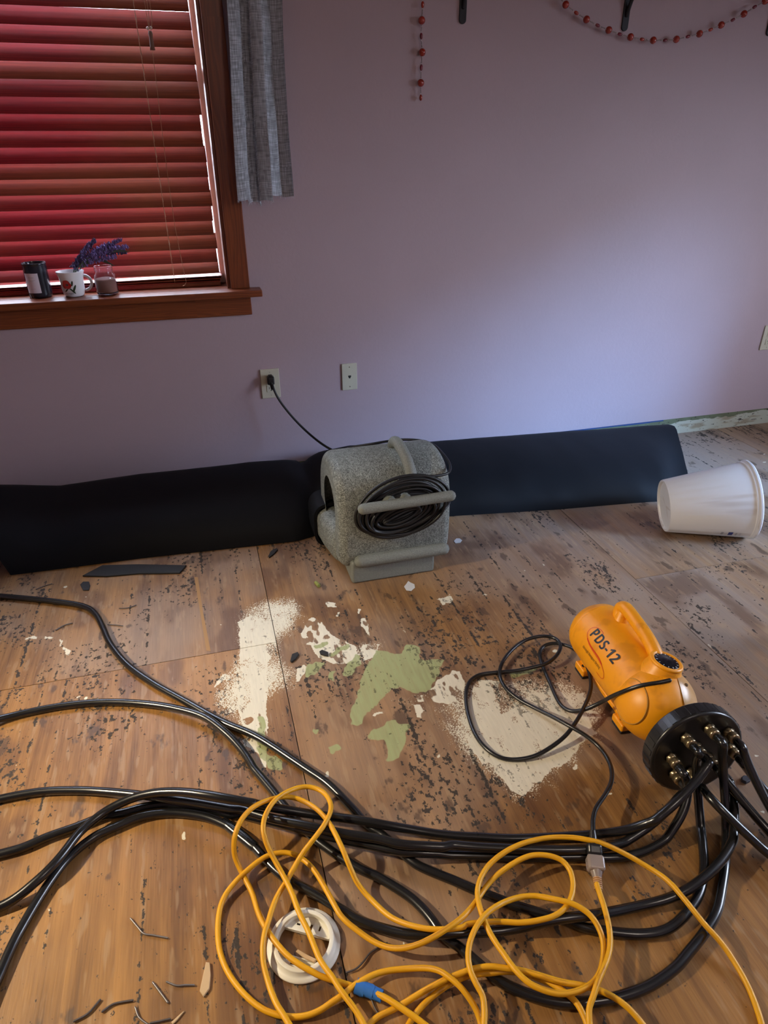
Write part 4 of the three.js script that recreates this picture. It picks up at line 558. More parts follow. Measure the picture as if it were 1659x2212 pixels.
P.h5 = [[0.8711,0.1155,-0.8006],[0.8693,0.1173,-0.7814],[0.873,0.1106,-0.781],[0.876,0.1039,-0.7797],[0.8777,0.0973,-0.777],[0.8776,0.0904,-0.7725],[0.8753,0.0833,-0.7663],[0.8706,0.0757,-0.7591],[0.8635,0.0675,-0.7512],[0.8542,0.0587,-0.7433],[0.843,0.0494,-0.7358],[0.8301,0.0399,-0.7289],[0.8162,0.0301,-0.7224],[0.8017,0.0202,-0.7163],[0.7823,0.0154,-0.7128],[0.7625,0.0124,-0.7101],[0.7424,0.0107,-0.7083],[0.7222,0.0099,-0.7078],[0.702,0.0096,-0.7094],[0.6821,0.0095,-0.7129],[0.6624,0.0095,-0.7175],[0.6431,0.0095,-0.7237],[0.6239,0.0095,-0.73],[0.6044,0.0095,-0.7357],[0.5849,0.0095,-0.7409],[0.5653,0.0095,-0.7461],[0.5457,0.0095,-0.7513],[0.5262,0.0095,-0.7566],[0.5067,0.0095,-0.7622],[0.4873,0.0095,-0.768],[0.468,0.0095,-0.774],[0.4487,0.0095,-0.78],[0.4293,0.0097,-0.786],[0.4099,0.0102,-0.7917],[0.3904,0.0112,-0.797],[0.3708,0.0131,-0.8018],[0.3512,0.0158,-0.8059],[0.3324,0.0205,-0.8111],[0.3128,0.0241,-0.8151],[0.2933,0.0269,-0.8196],[0.274,0.0285,-0.8253],[0.2552,0.0285,-0.8327],[0.2374,0.0271,-0.8424],[0.2206,0.0248,-0.8534],[0.2036,0.0227,-0.8642],[0.1862,0.0214,-0.8745],[0.1683,0.0217,-0.8839],[0.1502,0.0235,-0.8927],[0.132,0.0259,-0.9013],[0.114,0.028,-0.9104],[0.0964,0.0291,-0.9202],[0.0791,0.0289,-0.9307],[0.0622,0.0275,-0.9419],[0.0458,0.0252,-0.9535],[0.0297,0.0222,-0.9654],[0.0137,0.0191,-0.9774],[-0.0024,0.0161,-0.9892],[-0.0188,0.0136,-1.0009],[-0.0355,0.0118,-1.0122],[-0.0526,0.0106,-1.0229],[-0.0718,0.0099,-1.0273],[-0.0888,0.0096,-1.0383],[-0.1059,0.0095,-1.049],[-0.1234,0.0095,-1.0592],[-0.1416,0.0095,-1.0682],[-0.1601,0.0095,-1.0763],[-0.179,0.0095,-1.0837],[-0.1981,0.0095,-1.0902],[-0.2177,0.0095,-1.0955],[-0.2376,0.0095,-1.0988],[-0.2578,0.0095,-1.0998],[-0.278,0.0095,-1.0982],[-0.2982,0.0095,-1.097],[-0.3184,0.0095,-1.098],[-0.3386,0.0095,-1.0987],[-0.3587,0.0095,-1.096],[-0.3782,0.0095,-1.0907],[-0.398,0.0095,-1.0863],[-0.418,0.0095,-1.0832],[-0.438,0.0095,-1.0801],[-0.4578,0.0095,-1.0761],[-0.4772,0.0095,-1.0702],[-0.4967,0.0095,-1.065],[-0.5169,0.0095,-1.0628],[-0.5371,0.0095,-1.0618],[-0.5573,0.0095,-1.0608],[-0.5775,0.0095,-1.06],[-0.5978,0.0095,-1.0592]];
P.h3 = [[0.8854,0.0689,-0.7945],[0.8835,0.0708,-0.7752],[0.8722,0.0719,-0.7704],[0.8609,0.0721,-0.7656],[0.8493,0.0706,-0.761],[0.8374,0.0671,-0.7565],[0.8248,0.0619,-0.7524],[0.8114,0.0554,-0.7487],[0.797,0.0483,-0.7453],[0.7817,0.0413,-0.7422],[0.7653,0.035,-0.7394],[0.748,0.0296,-0.7368],[0.7302,0.0249,-0.7343],[0.712,0.0208,-0.7318],[0.6919,0.0232,-0.7302],[0.6718,0.0257,-0.7298],[0.6517,0.0279,-0.7305],[0.6316,0.0296,-0.7325],[0.6116,0.0306,-0.7356],[0.5918,0.0311,-0.7399],[0.5722,0.0313,-0.7451],[0.5527,0.0313,-0.7507],[0.5333,0.0313,-0.7566],[0.5139,0.0313,-0.7625],[0.4946,0.0313,-0.7685],[0.4753,0.0314,-0.7746],[0.456,0.0316,-0.7808],[0.4367,0.032,-0.787],[0.4174,0.0327,-0.7932],[0.3981,0.0338,-0.7994],[0.3788,0.0357,-0.8053],[0.3595,0.0383,-0.8107],[0.3418,0.0419,-0.8091],[0.3221,0.0447,-0.8131],[0.3025,0.047,-0.8178],[0.2831,0.0483,-0.8234],[0.2641,0.0487,-0.8303],[0.246,0.0482,-0.8394],[0.2293,0.0471,-0.8509],[0.2123,0.0459,-0.8617],[0.1942,0.0452,-0.8708],[0.1757,0.0452,-0.8791],[0.1571,0.0459,-0.8871],[0.1387,0.0472,-0.8956],[0.1207,0.0485,-0.9048],[0.1029,0.0493,-0.9145],[0.0853,0.0494,-0.9244],[0.0677,0.0486,-0.9345],[0.0502,0.047,-0.9446],[0.0331,0.0449,-0.9552],[0.0164,0.0424,-0.9665],[0.0003,0.04,-0.9785],[-0.0156,0.0377,-0.9909],[-0.0315,0.0358,-1.0034],[-0.0476,0.0343,-1.0156],[-0.0663,0.033,-1.0229],[-0.0844,0.0323,-1.032],[-0.1024,0.0318,-1.0413],[-0.1205,0.0316,-1.0505],[-0.1386,0.0315,-1.0596],[-0.1569,0.0314,-1.0684],[-0.1752,0.0313,-1.0771],[-0.1935,0.0309,-1.0857],[-0.2118,0.0302,-1.0945],[-0.2298,0.0289,-1.1036],[-0.2477,0.027,-1.113],[-0.2654,0.0245,-1.1226],[-0.283,0.0217,-1.1323],[-0.3006,0.0188,-1.1419],[-0.3184,0.016,-1.1512],[-0.3365,0.0136,-1.16],[-0.3549,0.0118,-1.1682],[-0.3736,0.0106,-1.1758],[-0.3927,0.01,-1.1826],[-0.4121,0.0097,-1.1886],[-0.4316,0.0095,-1.194],[-0.4513,0.0095,-1.1989],[-0.4711,0.0095,-1.203],[-0.4912,0.0095,-1.2061],[-0.5113,0.0095,-1.2078],[-0.5316,0.0095,-1.2088],[-0.5519,0.0095,-1.2091],[-0.5721,0.0095,-1.209],[-0.5924,0.0095,-1.2087],[-0.6126,0.0095,-1.2082],[-0.6329,0.0095,-1.2077]];
P.h4 = [[0.9265,0.136,-0.7971],[0.9248,0.1375,-0.7782],[0.9167,0.1322,-0.7748],[0.908,0.1272,-0.771],[0.8981,0.1226,-0.7666],[0.8869,0.1185,-0.7616],[0.8743,0.1145,-0.7562],[0.8606,0.1106,-0.7507],[0.8461,0.1062,-0.7454],[0.8312,0.1011,-0.7407],[0.8164,0.095,-0.7369],[0.8017,0.088,-0.7338],[0.7872,0.0802,-0.7315],[0.7728,0.0719,-0.7295],[0.7594,0.0579,-0.7355],[0.744,0.046,-0.7412],[0.7265,0.0371,-0.7461],[0.7079,0.0307,-0.7511],[0.6891,0.0255,-0.7568],[0.6703,0.0208,-0.7629],[0.6514,0.0166,-0.769],[0.6323,0.0133,-0.775],[0.6129,0.0113,-0.7805],[0.5932,0.0102,-0.7855],[0.5735,0.0097,-0.7901],[0.5537,0.0095,-0.7945],[0.5339,0.0095,-0.7991],[0.5141,0.0095,-0.8039],[0.4945,0.0095,-0.8091],[0.4751,0.0095,-0.8151],[0.4559,0.0095,-0.8216],[0.4368,0.0095,-0.8285],[0.4252,0.0095,-0.8327],[0.4444,0.0095,-0.8261],[0.4387,0.0095,-0.8279],[0.4194,0.0095,-0.8343],[0.4002,0.0096,-0.8408],[0.381,0.0098,-0.8475],[0.3619,0.0104,-0.8545],[0.3431,0.0116,-0.8618],[0.3243,0.0138,-0.8692],[0.3054,0.0168,-0.8762],[0.2866,0.0203,-0.8829],[0.2677,0.0239,-0.8895],[0.249,0.0268,-0.8967],[0.2305,0.0287,-0.9049],[0.2123,0.0293,-0.9138],[0.1943,0.0287,-0.9232],[0.1764,0.0272,-0.9327],[0.1583,0.0257,-0.9417],[0.1398,0.0249,-0.9501],[0.1211,0.0258,-0.9578],[0.1021,0.0288,-0.9643],[0.0831,0.0334,-0.9697],[0.0641,0.0388,-0.9745],[0.0452,0.0444,-0.9794],[0.0263,0.0495,-0.9849],[0.0076,0.054,-0.9912],[-0.0111,0.058,-0.998],[-0.0297,0.0618,-1.0052],[-0.0204,0.0658,-0.9974],[-0.0195,0.0707,-0.9931],[-0.0382,0.0746,-0.9998],[-0.0569,0.0776,-1.007],[-0.0755,0.0794,-1.0151],[-0.0937,0.0798,-1.0241],[-0.1115,0.0789,-1.0338],[-0.129,0.0766,-1.0438],[-0.1462,0.0734,-1.0541],[-0.1634,0.0694,-1.064],[-0.1809,0.065,-1.0734],[-0.1987,0.0605,-1.082],[-0.2171,0.0561,-1.0894],[-0.2361,0.0517,-1.095],[-0.2556,0.0475,-1.0988],[-0.2754,0.0433,-1.1004],[-0.2952,0.0391,-1.0993],[-0.3148,0.0352,-1.096],[-0.3339,0.0322,-1.0899],[-0.3513,0.0304,-1.0797],[-0.3674,0.0295,-1.0673],[-0.3816,0.0294,-1.0528],[-0.3927,0.0298,-1.0359],[-0.4025,0.0303,-1.0181],[-0.4137,0.0304,-1.0012],[-0.4267,0.0296,-0.9856],[-0.4416,0.0275,-0.9721],[-0.4583,0.0238,-0.9611],[-0.4756,0.0192,-0.9515],[-0.494,0.0149,-0.9441],[-0.5135,0.0119,-0.9397],[-0.5335,0.0104,-0.9368],[-0.5538,0.01,-0.9351],[-0.5741,0.0101,-0.9342],[-0.5943,0.0104,-0.9333]];
P.h10 = [[0.923,0.0664,-0.7905],[0.921,0.0684,-0.7712],[0.9142,0.0767,-0.7625],[0.9082,0.084,-0.7536],[0.904,0.0893,-0.7441],[0.9021,0.092,-0.7339],[0.9029,0.0918,-0.7229],[0.9064,0.0887,-0.7113],[0.9124,0.0831,-0.6992],[0.9206,0.0755,-0.6867],[0.9304,0.0663,-0.674],[0.9414,0.0562,-0.6612],[0.9532,0.0454,-0.6483],[0.9653,0.0344,-0.6354],[0.9781,0.0255,-0.6205],[0.9897,0.0205,-0.6031],[0.9984,0.02,-0.5834],[1.0049,0.0218,-0.5629]];
P.h9 = [[0.9624,0.0991,-0.7899],[0.9584,0.1004,-0.7717],[0.9648,0.091,-0.757],[0.9713,0.0815,-0.7422],[0.9781,0.0719,-0.7271],[0.9851,0.0623,-0.7116],[0.9922,0.053,-0.6954],[0.9993,0.0441,-0.6786],[1.0061,0.0361,-0.6609],[1.0125,0.0289,-0.6426],[1.0183,0.0229,-0.6234],[1.0236,0.0178,-0.6037],[1.0286,0.0134,-0.5836],[1.0333,0.0095,-0.5632]];
P.h8 = [[1.0105,0.1181,-0.787],[1.0097,0.1181,-0.7705],[1.0193,0.1049,-0.7664],[1.0288,0.0919,-0.7615],[1.038,0.0796,-0.755],[1.0468,0.0681,-0.7464],[1.055,0.0578,-0.7354],[1.0621,0.049,-0.722],[1.0683,0.0418,-0.7064],[1.0733,0.0361,-0.6889],[1.0775,0.0316,-0.6702],[1.0813,0.0277,-0.6509]];
P.h7 = [[0.9991,0.1643,-0.7927],[0.9976,0.1653,-0.7749],[1.0002,0.1545,-0.769],[1.003,0.1435,-0.7626],[1.0059,0.1321,-0.755],[1.0092,0.1203,-0.7461],[1.0126,0.1082,-0.7358],[1.016,0.096,-0.724],[1.0193,0.0843,-0.7109],[1.0222,0.0733,-0.6966],[1.0246,0.0634,-0.6812],[1.0263,0.0546,-0.665],[1.0274,0.0467,-0.6481],[1.0283,0.0394,-0.6308],[1.0219,0.044,-0.6108],[1.0155,0.0485,-0.5909]];
P.fittings = {h1: [0.8997,0.1648,-0.8214],h2: [0.9515,0.1813,-0.8179],h6: [0.9877,0.0709,-0.8032],h5: [0.8729,0.1137,-0.819],h3: [0.8872,0.067,-0.8129],h4: [0.9284,0.1342,-0.8155],h10: [0.9249,0.0645,-0.8088],h9: [0.9642,0.0973,-0.8082],h8: [1.0123,0.1162,-0.8053],h7: [1.0009,0.1624,-0.811]};
P.pdscord = [[0.9432,0.2041,-0.9594],[0.9234,0.201,-0.9622],[0.9049,0.1958,-0.9681],[0.8883,0.1878,-0.9765],[0.8741,0.1767,-0.9854],[0.8627,0.1628,-0.9947],[0.8556,0.1473,-1.0055],[0.8533,0.131,-1.0171],[0.8527,0.1145,-1.0288],[0.8527,0.0978,-1.0402],[0.8528,0.0809,-1.0514],[0.8488,0.064,-1.0615],[0.8377,0.049,-1.0692],[0.8233,0.0363,-1.0755],[0.8076,0.0263,-1.0833],[0.7925,0.019,-1.0943],[0.7835,0.0143,-1.1116],[0.7817,0.0113,-1.1314],[0.7842,0.0092,-1.1513],[0.7877,0.0078,-1.1712],[0.7919,0.0068,-1.191],[0.7959,0.0061,-1.2108],[0.7995,0.0058,-1.2307],[0.8031,0.0057,-1.2506],[0.8069,0.0058,-1.2704],[0.8112,0.0062,-1.2902],[0.8165,0.0068,-1.3097],[0.8238,0.0078,-1.3285],[0.8361,0.009,-1.3445],[0.8531,0.0109,-1.3547],[0.8728,0.0139,-1.355],[0.8903,0.0176,-1.3459],[0.9033,0.0213,-1.331],[0.9123,0.0247,-1.3132],[0.9172,0.0275,-1.2939],[0.9177,0.0297,-1.2738],[0.9156,0.0314,-1.2538],[0.9118,0.0328,-1.234],[0.9066,0.034,-1.2145],[0.9002,0.0349,-1.1953],[0.8927,0.0356,-1.1765],[0.8839,0.0363,-1.1583],[0.8735,0.0367,-1.141],[0.8612,0.0371,-1.1249],[0.8478,0.0372,-1.1098],[0.8335,0.037,-1.0956],[0.8186,0.0362,-1.0818],[0.8035,0.0349,-1.0685],[0.788,0.0329,-1.0557],[0.7718,0.0302,-1.0438],[0.7552,0.027,-1.0328],[0.7379,0.0235,-1.0229],[0.7196,0.02,-1.0149],[0.7007,0.0165,-1.0087],[0.6814,0.0133,-1.0035],[0.6619,0.0106,-0.999],[0.642,0.0084,-0.9963],[0.6218,0.0069,-0.9964],[0.6018,0.0059,-0.9991],[0.5823,0.0055,-1.0044],[0.5647,0.0053,-1.0141],[0.5512,0.0052,-1.0291],[0.5416,0.0052,-1.0468],[0.5355,0.0052,-1.0661],[0.5322,0.0052,-1.086],[0.5315,0.0052,-1.1062],[0.5328,0.0052,-1.1264],[0.5353,0.0052,-1.1465],[0.5388,0.0052,-1.1664],[0.5434,0.0052,-1.1861],[0.5489,0.0052,-1.2055],[0.5555,0.0052,-1.2247],[0.5632,0.0052,-1.2433],[0.5731,0.0052,-1.261],[0.5859,0.0053,-1.2766],[0.6019,0.0054,-1.2888],[0.6207,0.0056,-1.296],[0.6408,0.006,-1.2968],[0.6608,0.0068,-1.2939],[0.6806,0.0079,-1.2899],[0.7001,0.0095,-1.2848],[0.7195,0.0114,-1.2796],[0.7393,0.0137,-1.276],[0.7593,0.016,-1.2737],[0.7793,0.0185,-1.2721],[0.7993,0.0209,-1.271],[0.8192,0.023,-1.2736],[0.8379,0.0246,-1.2809],[0.8552,0.0257,-1.2913],[0.8705,0.0264,-1.3044],[0.8831,0.0267,-1.3202],[0.8898,0.0267,-1.3392],[0.8879,0.0261,-1.359],[0.875,0.0247,-1.3742],[0.8573,0.0228,-1.3835],[0.8375,0.0208,-1.3871],[0.8174,0.0191,-1.3866],[0.7977,0.0177,-1.3826],[0.7789,0.0168,-1.3752],[0.7612,0.0163,-1.3654],[0.7443,0.016,-1.3542],[0.7283,0.0158,-1.3419],[0.7131,0.0157,-1.3286],[0.699,0.0156,-1.3141],[0.6866,0.0154,-1.2982],[0.6767,0.0151,-1.2805],[0.6701,0.0146,-1.2615],[0.6674,0.0137,-1.2415],[0.6689,0.0126,-1.2214],[0.6743,0.0115,-1.202],[0.6821,0.0107,-1.1833],[0.6917,0.0107,-1.1655],[0.7021,0.012,-1.1482],[0.7116,0.0145,-1.1306],[0.7203,0.0181,-1.1126],[0.7285,0.0224,-1.0946],[0.7362,0.0267,-1.0765],[0.7439,0.0307,-1.0582],[0.7523,0.0335,-1.04],[0.7622,0.0347,-1.0224],[0.7732,0.0337,-1.0055],[0.7829,0.0313,-0.9879],[0.7903,0.029,-0.9693],[0.7933,0.028,-0.9493],[0.7921,0.0284,-0.9292],[0.7876,0.0297,-0.9096],[0.7798,0.0313,-0.891],[0.7693,0.0331,-0.8738],[0.7562,0.0348,-0.8585],[0.741,0.0365,-0.8453],[0.7251,0.0381,-0.833],[0.7084,0.0397,-0.8216],[0.6918,0.0413,-0.8101],[0.6769,0.0427,-0.7966],[0.6642,0.044,-0.7809],[0.6537,0.0451,-0.7637],[0.6443,0.0459,-0.7458]];
P.y6 = [[0.1695,0.0053,-0.5276],[0.1844,0.0053,-0.5432],[0.2018,0.0054,-0.5561],[0.2208,0.0059,-0.5663],[0.241,0.0075,-0.5739],[0.2618,0.0106,-0.5789],[0.2828,0.0149,-0.5813],[0.3039,0.0194,-0.5805],[0.3248,0.0228,-0.5764],[0.3458,0.0241,-0.5718],[0.3672,0.0231,-0.5685],[0.3879,0.0207,-0.5629],[0.4074,0.0186,-0.5538],[0.4252,0.0185,-0.5417],[0.4406,0.0209,-0.5266],[0.4533,0.0236,-0.5094],[0.4633,0.0243,-0.4903],[0.4659,0.022,-0.4692],[0.4641,0.0183,-0.4479]];
P.y5 = [[0.1028,0.0052,-0.5538],[0.1219,0.0054,-0.5625],[0.1418,0.0058,-0.5689],[0.1626,0.007,-0.571],[0.1833,0.0091,-0.5737],[0.2038,0.0123,-0.5773],[0.2242,0.0163,-0.58],[0.2446,0.0207,-0.5818],[0.2651,0.0251,-0.5829],[0.2857,0.029,-0.5831],[0.3065,0.0321,-0.5825],[0.3272,0.0342,-0.5805],[0.3476,0.0352,-0.5757],[0.3669,0.0354,-0.5676],[0.3864,0.035,-0.5597],[0.405,0.0344,-0.55],[0.4231,0.0337,-0.5395],[0.4411,0.0325,-0.5287],[0.4599,0.0303,-0.5198],[0.4795,0.028,-0.5126],[0.4984,0.0264,-0.5038],[0.5156,0.0259,-0.4918],[0.5309,0.0248,-0.4775],[0.5437,0.0217,-0.4612],[0.5531,0.0163,-0.4433],[0.5606,0.0112,-0.4244]];
P.y3 = [[0.2134,0.0158,-0.5258],[0.2002,0.0175,-0.5411],[0.1862,0.0189,-0.5556],[0.1723,0.019,-0.5704],[0.1586,0.0174,-0.5852],[0.1437,0.0146,-0.5985],[0.1273,0.0118,-0.6101],[0.1104,0.0101,-0.6212],[0.093,0.0109,-0.6313],[0.0749,0.0144,-0.6398],[0.0574,0.0187,-0.649],[0.0412,0.0221,-0.6606],[0.0258,0.0241,-0.6736],[0.0116,0.025,-0.6879],[-0.0005,0.0252,-0.7042],[-0.0107,0.0249,-0.7217],[-0.0198,0.0238,-0.7397],[-0.0276,0.0219,-0.7583],[-0.0337,0.019,-0.7774],[-0.0381,0.0157,-0.7969],[-0.0412,0.0125,-0.8166],[-0.0444,0.0104,-0.8365],[-0.0504,0.0107,-0.8558],[-0.0575,0.0148,-0.8742],[-0.0645,0.0244,-0.8905],[-0.0695,0.0387,-0.9038],[-0.069,0.0552,-0.9155],[-0.064,0.0703,-0.9279],[-0.0545,0.0803,-0.9425],[-0.0416,0.0839,-0.9575],[-0.0266,0.0831,-0.9711],[-0.0101,0.0792,-0.9821],[0.0065,0.0724,-0.9914],[0.0238,0.0649,-0.9988],[0.0423,0.0579,-1.0031],[0.0614,0.0518,-1.0016],[0.0791,0.0481,-0.9928],[0.094,0.0474,-0.9792],[0.1054,0.0499,-0.9627],[0.1142,0.0538,-0.9449],[0.1215,0.0571,-0.9263],[0.1273,0.0595,-0.9071],[0.1321,0.0606,-0.8874],[0.1364,0.0596,-0.8677],[0.1409,0.0555,-0.8484],[0.145,0.0479,-0.8301],[0.1497,0.0377,-0.8133],[0.155,0.0275,-0.7966],[0.1632,0.0201,-0.7798],[0.1732,0.0167,-0.7625],[0.1831,0.0171,-0.7448],[0.1924,0.0202,-0.7271],[0.2027,0.0247,-0.7103],[0.2154,0.0299,-0.6955],[0.2297,0.0351,-0.6822],[0.2455,0.0396,-0.6704],[0.263,0.043,-0.6607],[0.2819,0.0449,-0.6537],[0.3017,0.0453,-0.6496],[0.3218,0.0444,-0.6479],[0.3273,0.0411,-0.6526],[0.3454,0.0382,-0.6518],[0.3654,0.0361,-0.6495],[0.3852,0.0351,-0.6454],[0.4043,0.0357,-0.6388],[0.4231,0.0374,-0.6315],[0.4425,0.0396,-0.6262],[0.4624,0.0417,-0.623],[0.4826,0.0428,-0.622],[0.5025,0.0423,-0.6253],[0.521,0.0406,-0.6334],[0.537,0.0384,-0.6454],[0.5503,0.0369,-0.6606],[0.56,0.0371,-0.6783],[0.5637,0.0394,-0.6979],[0.5576,0.0425,-0.7166],[0.5419,0.0446,-0.7291],[0.5234,0.0454,-0.7371],[0.5037,0.045,-0.7417],[0.4836,0.0435,-0.7418],[0.4637,0.0408,-0.739],[0.4442,0.037,-0.7352],[0.425,0.0332,-0.7299],[0.4067,0.0307,-0.7218],[0.3895,0.0306,-0.7111],[0.3737,0.0327,-0.6987],[0.3581,0.0365,-0.6863],[0.3422,0.0413,-0.6748],[0.3256,0.0461,-0.6641],[0.3076,0.0496,-0.6556],[0.2884,0.0505,-0.6495],[0.2688,0.0481,-0.6453],[0.2492,0.043,-0.6437],[0.23,0.0368,-0.6447],[0.2113,0.0303,-0.6487],[0.1934,0.0243,-0.6561],[0.1771,0.0195,-0.667],[0.162,0.017,-0.6803],[0.1481,0.0171,-0.6949],[0.1346,0.0192,-0.7098],[0.1215,0.0219,-0.7251],[0.111,0.0241,-0.7422],[0.1048,0.025,-0.7614],[0.0994,0.0245,-0.7809],[0.0942,0.0228,-0.8004],[0.0889,0.0205,-0.8198],[0.0831,0.0182,-0.8391],[0.0751,0.0164,-0.8576],[0.0641,0.016,-0.8745],[0.0497,0.0172,-0.8887],[0.032,0.0195,-0.898],[0.0122,0.022,-0.9005],[-0.0078,0.0234,-0.8982],[-0.0269,0.0232,-0.8914],[-0.0449,0.0213,-0.8824],[-0.0625,0.0184,-0.8728],[-0.079,0.0152,-0.8616],[-0.0939,0.0119,-0.8483],[-0.1045,0.0091,-0.8314],[-0.1101,0.0071,-0.8121],[-0.113,0.0059,-0.7921],[-0.1138,0.0054,-0.7718],[-0.1125,0.0052,-0.7516],[-0.1086,0.0052,-0.7318],[-0.1024,0.0052,-0.7125],[-0.094,0.0052,-0.6941],[-0.084,0.0052,-0.6765],[-0.0725,0.0052,-0.6598],[-0.0596,0.0052,-0.6442],[-0.045,0.0052,-0.6303],[-0.0283,0.0052,-0.6189],[-0.0101,0.0053,-0.61],[0.0092,0.0058,-0.6039],[0.0292,0.0069,-0.6014],[0.0493,0.009,-0.6029],[0.0687,0.012,-0.6077],[0.0883,0.0148,-0.6123],[0.1071,0.0163,-0.6194],[0.1265,0.016,-0.6246],[0.1463,0.0144,-0.6289],[0.1664,0.0127,-0.6298],[0.1864,0.0124,-0.6273],[0.2059,0.0147,-0.6223],[0.2243,0.0196,-0.6155],[0.2418,0.0255,-0.6071],[0.2574,0.0309,-0.5955],[0.2696,0.0341,-0.5797],[0.2812,0.0335,-0.5632],[0.2905,0.0281,-0.5461],[0.2978,0.0197,-0.5292],[0.2996,0.0117,-0.511],[0.2947,0.0072,-0.492]];
P.y4 = [[0.0026,0.015,-0.5696],[-0.0056,0.0162,-0.5884],[-0.0139,0.0167,-0.6071],[-0.0225,0.0161,-0.6257],[-0.0285,0.015,-0.6452],[-0.0329,0.0148,-0.6652],[-0.0362,0.0174,-0.6852],[-0.0373,0.0227,-0.705],[-0.0345,0.0282,-0.7244],[-0.0285,0.0311,-0.7437],[-0.0197,0.0308,-0.7623],[-0.0122,0.0289,-0.7812],[-0.0029,0.027,-0.7993],[0.0088,0.0262,-0.8161],[0.0227,0.0273,-0.8311],[0.0361,0.0309,-0.8461],[0.05,0.0372,-0.8598],[0.0647,0.0457,-0.8712],[0.0805,0.0552,-0.8801],[0.0966,0.0621,-0.8905],[0.1118,0.0644,-0.904],[0.1242,0.0634,-0.9202],[0.1338,0.0604,-0.938],[0.1382,0.0565,-0.9575],[0.1367,0.0526,-0.9775],[0.1303,0.0493,-0.9966],[0.1173,0.0481,-1.0122],[0.0991,0.0505,-1.0208],[0.0796,0.0556,-1.0195],[0.0614,0.0617,-1.0124],[0.0443,0.0676,-1.0028],[0.0287,0.0728,-0.9907],[0.0157,0.0771,-0.9754],[0.005,0.0802,-0.9582],[-0.0035,0.0813,-0.9397],[-0.0078,0.0771,-0.9204],[-0.0062,0.0677,-0.9023],[-0.0009,0.0563,-0.8862],[0.0062,0.0459,-0.8701],[0.0137,0.0388,-0.8524],[0.0207,0.0348,-0.8336],[0.0269,0.0321,-0.8143],[0.0319,0.0296,-0.7946],[0.0354,0.0273,-0.7745],[0.0403,0.0262,-0.7547],[0.0463,0.0258,-0.7351],[0.0509,0.0258,-0.7151],[0.0548,0.0263,-0.695],[0.0592,0.0269,-0.675],[0.0666,0.0272,-0.656],[0.0757,0.0272,-0.6377],[0.0832,0.0267,-0.6186],[0.0922,0.0255,-0.6002],[0.1018,0.0232,-0.5823],[0.1097,0.0207,-0.5636],[0.1153,0.0191,-0.544]];
P.y2 = [[0.7398,0.0061,-0.3655],[0.7487,0.0057,-0.3838],[0.7572,0.0054,-0.4023],[0.7643,0.0053,-0.4213],[0.7697,0.0057,-0.4409],[0.7722,0.0074,-0.4609],[0.7717,0.0113,-0.4808],[0.7689,0.017,-0.5002],[0.7635,0.0224,-0.519],[0.7563,0.0269,-0.5375],[0.7512,0.0309,-0.5567],[0.7472,0.0341,-0.5764],[0.7443,0.0348,-0.5964],[0.7427,0.0326,-0.6166],[0.7396,0.0287,-0.6363],[0.7322,0.0252,-0.6548],[0.7216,0.0242,-0.6721],[0.7083,0.0271,-0.6871],[0.6932,0.0327,-0.6995],[0.6774,0.0391,-0.7105],[0.6611,0.0448,-0.7213],[0.6439,0.048,-0.7316],[0.6261,0.0479,-0.7414],[0.6092,0.0451,-0.7523],[0.5915,0.0416,-0.7616],[0.5724,0.0397,-0.7683],[0.5524,0.0402,-0.7718],[0.5322,0.0421,-0.7725],[0.512,0.0445,-0.7716],[0.4919,0.0462,-0.7695],[0.4719,0.047,-0.7661],[0.4521,0.0466,-0.7614],[0.4328,0.0454,-0.7552],[0.4143,0.044,-0.747],[0.3975,0.0431,-0.7356],[0.3831,0.0432,-0.7213],[0.3717,0.0443,-0.7046],[0.3651,0.0458,-0.6854],[0.3619,0.0469,-0.6654],[0.361,0.047,-0.6451],[0.3625,0.0461,-0.6249],[0.3665,0.045,-0.605],[0.3718,0.0448,-0.5853],[0.3766,0.0456,-0.5656],[0.3836,0.0461,-0.5466],[0.3944,0.0455,-0.5294],[0.41,0.0443,-0.5165],[0.4277,0.043,-0.5067],[0.4471,0.0418,-0.5009],[0.4673,0.0404,-0.4995],[0.4874,0.0384,-0.5019],[0.5065,0.0357,-0.5079],[0.5233,0.0325,-0.5189],[0.5376,0.0299,-0.533],[0.55,0.0294,-0.5491],[0.5582,0.0325,-0.5673],[0.5593,0.0382,-0.5867],[0.5539,0.0434,-0.6055],[0.542,0.0466,-0.6215],[0.527,0.0468,-0.6351],[0.5107,0.0437,-0.6468],[0.4951,0.0385,-0.6588],[0.4789,0.0336,-0.67],[0.4597,0.0318,-0.6761],[0.4396,0.0341,-0.6764],[0.4201,0.0388,-0.6734],[0.4013,0.0444,-0.668],[0.3828,0.0495,-0.6612],[0.3648,0.0531,-0.6526],[0.3477,0.0543,-0.6418],[0.3319,0.0532,-0.629],[0.3186,0.0508,-0.6139],[0.3093,0.0479,-0.5961],[0.3055,0.0449,-0.5765],[0.3079,0.0408,-0.5568],[0.3127,0.0348,-0.5381],[0.3088,0.0286,-0.5195],[0.3008,0.0243,-0.5014],[0.2936,0.0217,-0.4825]];
P.y1 = [[0.6038,0.0299,-0.6613],[0.5976,0.0326,-0.6407],[0.5921,0.035,-0.6197],[0.5855,0.0364,-0.5991],[0.5779,0.037,-0.5787],[0.5679,0.038,-0.5594],[0.555,0.0399,-0.5421],[0.5395,0.0423,-0.5271],[0.5224,0.0445,-0.5138],[0.5054,0.0455,-0.5003],[0.4896,0.0445,-0.4854],[0.4735,0.0409,-0.4713],[0.4638,0.0358,-0.4525],[0.4549,0.0321,-0.4331]];

